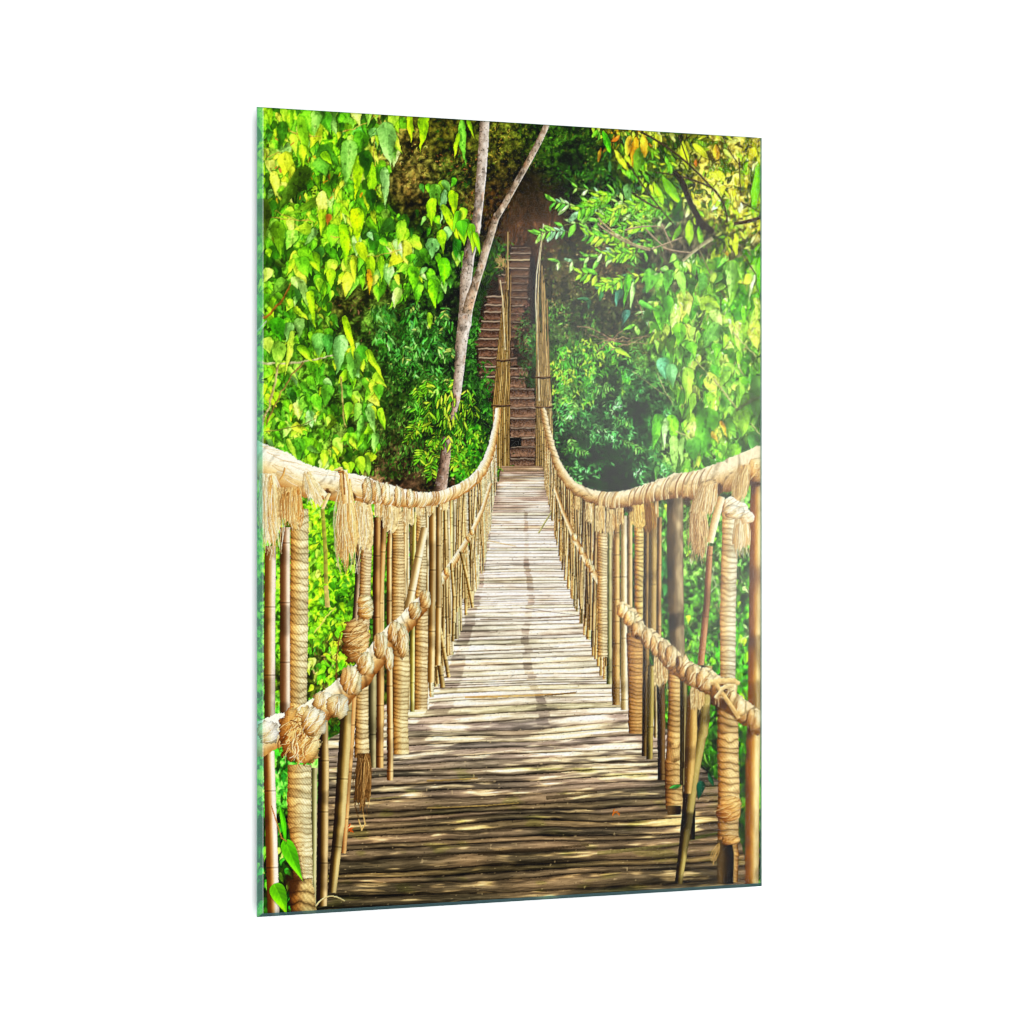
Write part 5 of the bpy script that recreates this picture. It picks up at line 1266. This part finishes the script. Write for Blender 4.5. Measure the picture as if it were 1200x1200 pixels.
# =============================================================================================
# the scene: wall, glass picture, camera, lamps
# =============================================================================================
def build():
    import bpy
    sc = bpy.context.scene
    W, H, TH, ZC = 0.70, 1.00, 0.005, 1.50
    GAP = 0.011                                   # back of the glass to the wall
    F = 3028.0 / 1200.0                           # focal length in frame widths
    e = (0.9254, 0.3790)
    PLx, PLz = -298 / 950.0, F * 1200 / 950.0
    cam_x = -(PLx * e[0] + PLz * e[1]); cam_y = -(PLx * -e[1] + PLz * e[0])

    def project(X, Y, Z):
        """where a point of the print shows in the layout grid the ink was laid out in"""
        dx = X - cam_x; dy = Y - cam_y; dz = Z - ZC
        u = dx * e[0] - dy * e[1]; w = dx * e[1] + dy * e[0]
        return 600 + F * 1200 * u / w, 600 - F * 1200 * dz / w

    def mat(name):
        m = bpy.data.materials.new(name); m.use_nodes = True
        m.node_tree.nodes.clear()
        return m, m.node_tree.nodes, m.node_tree.links

    # --- inks
    m_ink, N, Lk = mat('printed_ink')
    out = N.new('ShaderNodeOutputMaterial'); d = N.new('ShaderNodeBsdfDiffuse'); a = N.new('ShaderNodeAttribute')
    a.attribute_name = 'ink'; a.attribute_type = 'GEOMETRY'
    Lk.new(a.outputs['Color'], d.inputs['Color']); Lk.new(d.outputs[0], out.inputs[0])

    def glass(name, tint, ior, rough, mixgloss=1.0, milk=None):
        m, N, Lk = mat(name)
        out = N.new('ShaderNodeOutputMaterial'); mix = N.new('ShaderNodeMixShader')
        tr = N.new('ShaderNodeBsdfTransparent'); gl = N.new('ShaderNodeBsdfGlossy'); fr = N.new('ShaderNodeFresnel')
        tr.inputs[0].default_value = (*tint, 1); gl.inputs['Roughness'].default_value = rough; fr.inputs['IOR'].default_value = ior
        # seen from inside, the thin sheet must not go into total reflection: light leaves it freely
        ge = N.new('ShaderNodeNewGeometry'); inv = N.new('ShaderNodeMath'); inv.operation = 'SUBTRACT'; inv.inputs[0].default_value = 1
        Lk.new(ge.outputs['Backfacing'], inv.inputs[1])
        m1 = N.new('ShaderNodeMath'); m1.operation = 'MULTIPLY'; m2 = N.new('ShaderNodeMath'); m2.operation = 'MULTIPLY'; m2.inputs[1].default_value = mixgloss; m2.use_clamp = True
        Lk.new(fr.outputs[0], m1.inputs[0]); Lk.new(inv.outputs[0], m1.inputs[1]); Lk.new(m1.outputs[0], m2.inputs[0]); Lk.new(m2.outputs[0], mix.inputs[0])
        src = tr
        if milk:
            src = N.new('ShaderNodeMixShader'); df = N.new('ShaderNodeBsdfDiffuse'); df.inputs[0].default_value = (*milk[:3], 1); src.inputs[0].default_value = milk[3]  # diffuse share imitates the milky reflection on the bevels
            Lk.new(tr.outputs[0], src.inputs[1]); Lk.new(df.outputs[0], src.inputs[2])
        Lk.new(src.outputs[0], mix.inputs[1]); Lk.new(gl.outputs[0], mix.inputs[2]); Lk.new(mix.outputs[0], out.inputs[0])
        return m
    m_front = glass('clear_glass', (1, 1, 1), 1.5, 0.13)
    m_left = glass('green_glass_edge', LEFT_TINT, 1.5, 0.3, 1.0, (.30, .66, .52, .18))
    m_low = glass('dark_glass_edge', LOW_TINT, 1.5, 0.3, 1.0, (.10, .20, .22, .30))  # dark tint painted to imitate the bottom edge's inner reflection
    m_highlight, N, Lk = mat('painted_edge_highlight')
    out = N.new('ShaderNodeOutputMaterial'); mix = N.new('ShaderNodeMixShader'); tr = N.new('ShaderNodeBsdfTransparent'); df = N.new('ShaderNodeBsdfDiffuse')
    df.inputs[0].default_value = (.8, .9, .86, 1); mix.inputs[0].default_value = .24  # whitish diffuse colour stands in for a bright edge highlight
    Lk.new(tr.outputs[0], mix.inputs[1]); Lk.new(df.outputs[0], mix.inputs[2]); Lk.new(mix.outputs[0], out.inputs[0])
    m_side, N, Lk = mat('polished_glass_side')
    out = N.new('ShaderNodeOutputMaterial'); p = N.new('ShaderNodeBsdfPrincipled')
    p.inputs['Base Color'].default_value = (.16, .34, .28, 1); p.inputs['Roughness'].default_value = .2
    Lk.new(p.outputs[0], out.inputs[0])
    m_wall, N, Lk = mat('white_wall_paint')
    out = N.new('ShaderNodeOutputMaterial'); p = N.new('ShaderNodeBsdfPrincipled'); nz = N.new('ShaderNodeTexNoise'); bp = N.new('ShaderNodeBump')
    nz.inputs['Scale'].default_value = 60; bp.inputs['Strength'].default_value = .02
    p.inputs['Base Color'].default_value = (.9, .9, .9, 1); p.inputs['Roughness'].default_value = .9; p.inputs['Specular IOR Level'].default_value = 0
    Lk.new(nz.outputs[0], bp.inputs['Height']); Lk.new(bp.outputs[0], p.inputs['Normal']); Lk.new(p.outputs[0], out.inputs[0])

    def mesh(name, vs, fs, m, parent=None):
        me = bpy.data.meshes.new(name)
        me.from_pydata(vs, [], fs); me.update()
        me.materials.append(m)
        o = bpy.data.objects.new(name, me); sc.collection.objects.link(o)
        if parent:
            o.parent = parent
        return o

    # --- wall
    wy = GAP + TH
    wall = mesh('wall', [(-9, wy, -3), (9, wy, -3), (9, wy, 6), (-9, wy, 6), (-9, wy + .2, -3), (9, wy + .2, -3), (9, wy + .2, 6), (-9, wy + .2, 6)],
                [(0, 1, 2, 3), (5, 4, 7, 6), (0, 4, 5, 1), (3, 2, 6, 7), (0, 3, 7, 4), (1, 5, 6, 2)], m_wall)
    wall['kind'] = 'structure'

    # --- the picture
    root = bpy.data.objects.new('glass_picture', None); sc.collection.objects.link(root)
    root.location = (W / 2, 0, ZC - H / 2); root.empty_display_size = .1
    root['label'] = 'frameless glass print of a rope and bamboo bridge with jungle stairs, on a white wall'
    root['category'] = 'wall picture'

    x0, x1, z0, z1 = -W / 2, W / 2, 0.0, H                     # local to the root
    bl, br, bb, bt = 0.0062, 0.0008, 0.0043, 0.0008            # widths of the bevels
    fy, by = 0.0, TH - .0004
    I = [(x0 + bl, fy, z0 + bb), (x1 - br, fy, z0 + bb), (x1 - br, fy, z1 - bt), (x0 + bl, fy, z1 - bt)]
    O = [(x0, fy + .0022, z0), (x1, fy + .0010, z0), (x1, fy + .0010, z1), (x0, fy + .0022, z1)]
    B = [(x0, by, z0), (x1, by, z0), (x1, by, z1), (x0, by, z1)]
    sheet = mesh('glass_sheet', I, [(0, 1, 2, 3)], m_front, root)
    for (i, j, m, lb) in ((3, 0, m_left, 'broad green bevel down the left side'), (0, 1, m_low, 'dark teal bevel standing in for the inner reflection of the bottom edge'), (1, 2, m_front, None), (2, 3, m_front, None)):
        b = mesh('bevel', [I[i], I[j], O[j], O[i]], [(0, 1, 2, 3)], m, sheet)
        if lb:
            b['label'] = lb
        mesh('polished_side', [O[i], O[j], B[j], B[i]], [(0, 1, 2, 3)], m_side, sheet)
    # pale strip painting the edge highlight where the left bevel meets the face
    hx0 = x0 + bl
    ar = mesh('highlight_strip', [(hx0, fy - .00008, z0 + bb), (hx0 + .0011, fy - .00008, z0 + bb), (hx0 + .0011, fy - .00008, z1 - bt), (hx0, fy - .00008, z1 - bt)], [(0, 1, 2, 3)], m_highlight, sheet)
    # back board of the print, a hair behind the ink, and two hidden hangers
    yb = TH - .0001
    back = mesh('backing', [(x0, yb, z0), (x1, yb, z0), (x1, yb, z1), (x0, yb, z1), (x0 + .001, yb + .0006, z0 + .001), (x1 - .001, yb + .0006, z0 + .001), (x1 - .001, yb + .0006, z1 - .001), (x0 + .001, yb + .0006, z1 - .001)],
                [(0, 1, 2, 3), (4, 7, 6, 5), (0, 4, 5, 1), (1, 5, 6, 2), (2, 6, 7, 3), (3, 7, 4, 0)], m_side, root)
    for hx in (-.18, .18):
        a0, a1, b0, b1, c0, c1 = hx - .03, hx + .03, yb + .0006, wy + .0, .78, .84
        mesh('hanger', [(a0, b0, c0), (a1, b0, c0), (a1, b1, c0), (a0, b1, c0), (a0, b0, c1), (a1, b0, c1), (a1, b1, c1), (a0, b1, c1)],
             [(0, 1, 5, 4), (1, 2, 6, 5), (2, 3, 7, 6), (3, 0, 4, 7), (4, 5, 6, 7), (3, 2, 1, 0)], m_side, root)

    # --- the ink layer: one flat mesh per printed part, cut along the part's outline
    NX, NZ = 780, 1180
    gx = np.linspace(x0, x1, NX + 1); gz = np.linspace(z0, z1, NZ + 1)
    GX, GZ = np.meshgrid(gx, gz)
    yp = TH - .0006
    px, py = project(GX + W / 2, yp, GZ + ZC - H / 2)
    soft = blur(IMG, [.12, .76, .12])
    fx = np.clip((px - OX) * SC, 0, CW - 1.01); fyy = np.clip((py - OY) * SC, 0, CH - 1.01)
    ix = fx.astype(int); iy = fyy.astype(int); tx = (fx - ix)[..., None]; ty = (fyy - iy)[..., None]
    col = (soft[iy, ix] * (1 - tx) + soft[iy, ix + 1] * tx) * (1 - ty) + (soft[iy + 1, ix] * (1 - tx) + soft[iy + 1, ix + 1] * tx) * ty
    col = np.clip(col / 255.0, 0, 1)
    lin = np.where(col <= .04045, col / 12.92, ((col + .055) / 1.055) ** 2.4)
    lin = np.clip(lin * INK_GAIN - INK_VEIL, 0.0004, .92).astype(np.float32)
    # id of each little cell
    cx = (px[:-1, :-1] + px[1:, 1:]) / 2; cy = (py[:-1, :-1] + py[1:, 1:]) / 2
    ids = IDS[np.clip((cy - OY) * SC, 0, CH - 1).astype(int), np.clip((cx - OX) * SC, 0, CW - 1).astype(int)]
    groups = {}

    def group(name, label):
        if name not in groups:
            o = bpy.data.objects.new(name, None); sc.collection.objects.link(o)
            o.parent = root; o.empty_display_size = .05
            o['label'] = label
            groups[name] = o
        return groups[name]
    G = {'bridge': ('suspension_bridge', 'printed bamboo and rope suspension bridge'), 'stairway': ('stairway', 'printed earth stairway beyond the bridge'),
         'tree': ('tree', 'printed forked tree left of the stairs'), 'foliage': ('jungle', 'printed leaves on both sides of the bridge')}
    for k in np.unique(ids):
        name, owner, label = PARTS[k]
        sel = np.argwhere(ids == k)
        if len(sel) < 6:
            sel_small = True
        r, c = sel[:, 0], sel[:, 1]
        v = np.stack([r * (NX + 1) + c, r * (NX + 1) + c + 1, (r + 1) * (NX + 1) + c + 1, (r + 1) * (NX + 1) + c], -1).astype(np.int64)
        uq, inv = np.unique(v.ravel(), return_inverse=True)
        co = np.empty((len(uq), 3), np.float32)
        co[:, 0] = GX.ravel()[uq]; co[:, 1] = yp; co[:, 2] = GZ.ravel()[uq]
        me = bpy.data.meshes.new(name)
        me.vertices.add(len(uq)); me.vertices.foreach_set('co', co.ravel())
        nf = len(sel)
        me.loops.add(nf * 4); me.loops.foreach_set('vertex_index', inv.astype(np.int32).ravel())
        me.polygons.add(nf); me.polygons.foreach_set('loop_start', np.arange(0, nf * 4, 4, dtype=np.int32))
        me.polygons.foreach_set('loop_total', np.full(nf, 4, np.int32))
        me.update(calc_edges=True)
        at = me.color_attributes.new('ink', 'FLOAT_COLOR', 'POINT')
        cc = np.ones((len(uq), 4), np.float32); cc[:, :3] = lin.reshape(-1, 3)[uq]
        at.data.foreach_set('color', cc.ravel())
        me.materials.append(m_ink)
        o = bpy.data.objects.new(name, me); sc.collection.objects.link(o)
        o.parent = group(*G[owner]) if owner else root
        if label:
            o['label'] = label
        if owner == 'foliage' or name == 'hillside':
            o['kind'] = 'stuff'

    # --- camera
    cam = bpy.data.cameras.new('camera'); co = bpy.data.objects.new('camera', cam); sc.collection.objects.link(co)
    cam.sensor_fit = 'HORIZONTAL'; cam.sensor_width = 36; cam.lens = 36 * F; cam.clip_start = .05; cam.clip_end = 200
    co.location = (cam_x, cam_y, ZC)
    co.rotation_euler = (math.pi / 2, 0, -math.atan2(e[1], e[0]))
    sc.camera = co

    # --- light: a white studio; big soft lamps round the picture and one softbox that gleams in the glass
    w = bpy.data.worlds.new('World'); sc.world = w; w.use_nodes = True
    bg = w.node_tree.nodes['Background']; bg.inputs[0].default_value = (1, 1, 1, 1); bg.inputs[1].default_value = .12
    from mathutils import Vector

    def lamp(name, loc, size, power, aim=(.35, 0, 1.5), size_y=None, roll=0.0, spread=math.pi):
        l = bpy.data.lights.new(name, 'AREA'); l.shape = 'RECTANGLE'; l.size = size; l.size_y = size_y or size; l.energy = power; l.spread = spread
        o = bpy.data.objects.new(name, l); sc.collection.objects.link(o)
        o.location = loc
        q = (Vector(aim) - Vector(loc)).to_track_quat('-Z', 'Y')
        o.rotation_euler = q.to_euler()
        if roll:
            o.rotation_euler.rotate_axis('Z', roll)
        return o
    K = LAMP
    D = 8.5                                       # four equal big lamps, far off, left, right, above and below
    for dx, dz in ((-1, 0), (1, 0), (0, 1), (0, -1)):
        lamp('studio_lamp', (W / 2 + dx * D, -D, ZC + dz * D), 6.0, 1000 * K, aim=(W / 2, 0, ZC))
    # softbox seen in the glass (mirrored) over the right half of the picture
    lamp('softbox', (1.53, -2.0, 1.66), .50, SOFT, aim=(1.53, 0, 1.66), size_y=1.02, roll=math.radians(SOFTROLL))
    vs = sc.view_settings
    vs.view_transform = 'Standard'; vs.look = 'None'; vs.exposure = 0; vs.gamma = 1; vs.use_curve_mapping = False
    cy_ = sc.cycles
    cy_.filter_width = 1.15
    cy_.max_bounces = 6; cy_.transparent_max_bounces = 8; cy_.use_denoising = True; cy_.denoising_input_passes = 'RGB_ALBEDO_NORMAL'; cy_.denoising_prefilter = 'ACCURATE'
    sc.render.film_transparent = False


INK_GAIN = 0.70
INK_VEIL = 0.004
LAMP = 0.785
SOFT = 3.9
SOFTROLL = 18
LEFT_TINT = (.46, .78, .66)
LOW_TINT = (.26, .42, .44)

paint()
build()
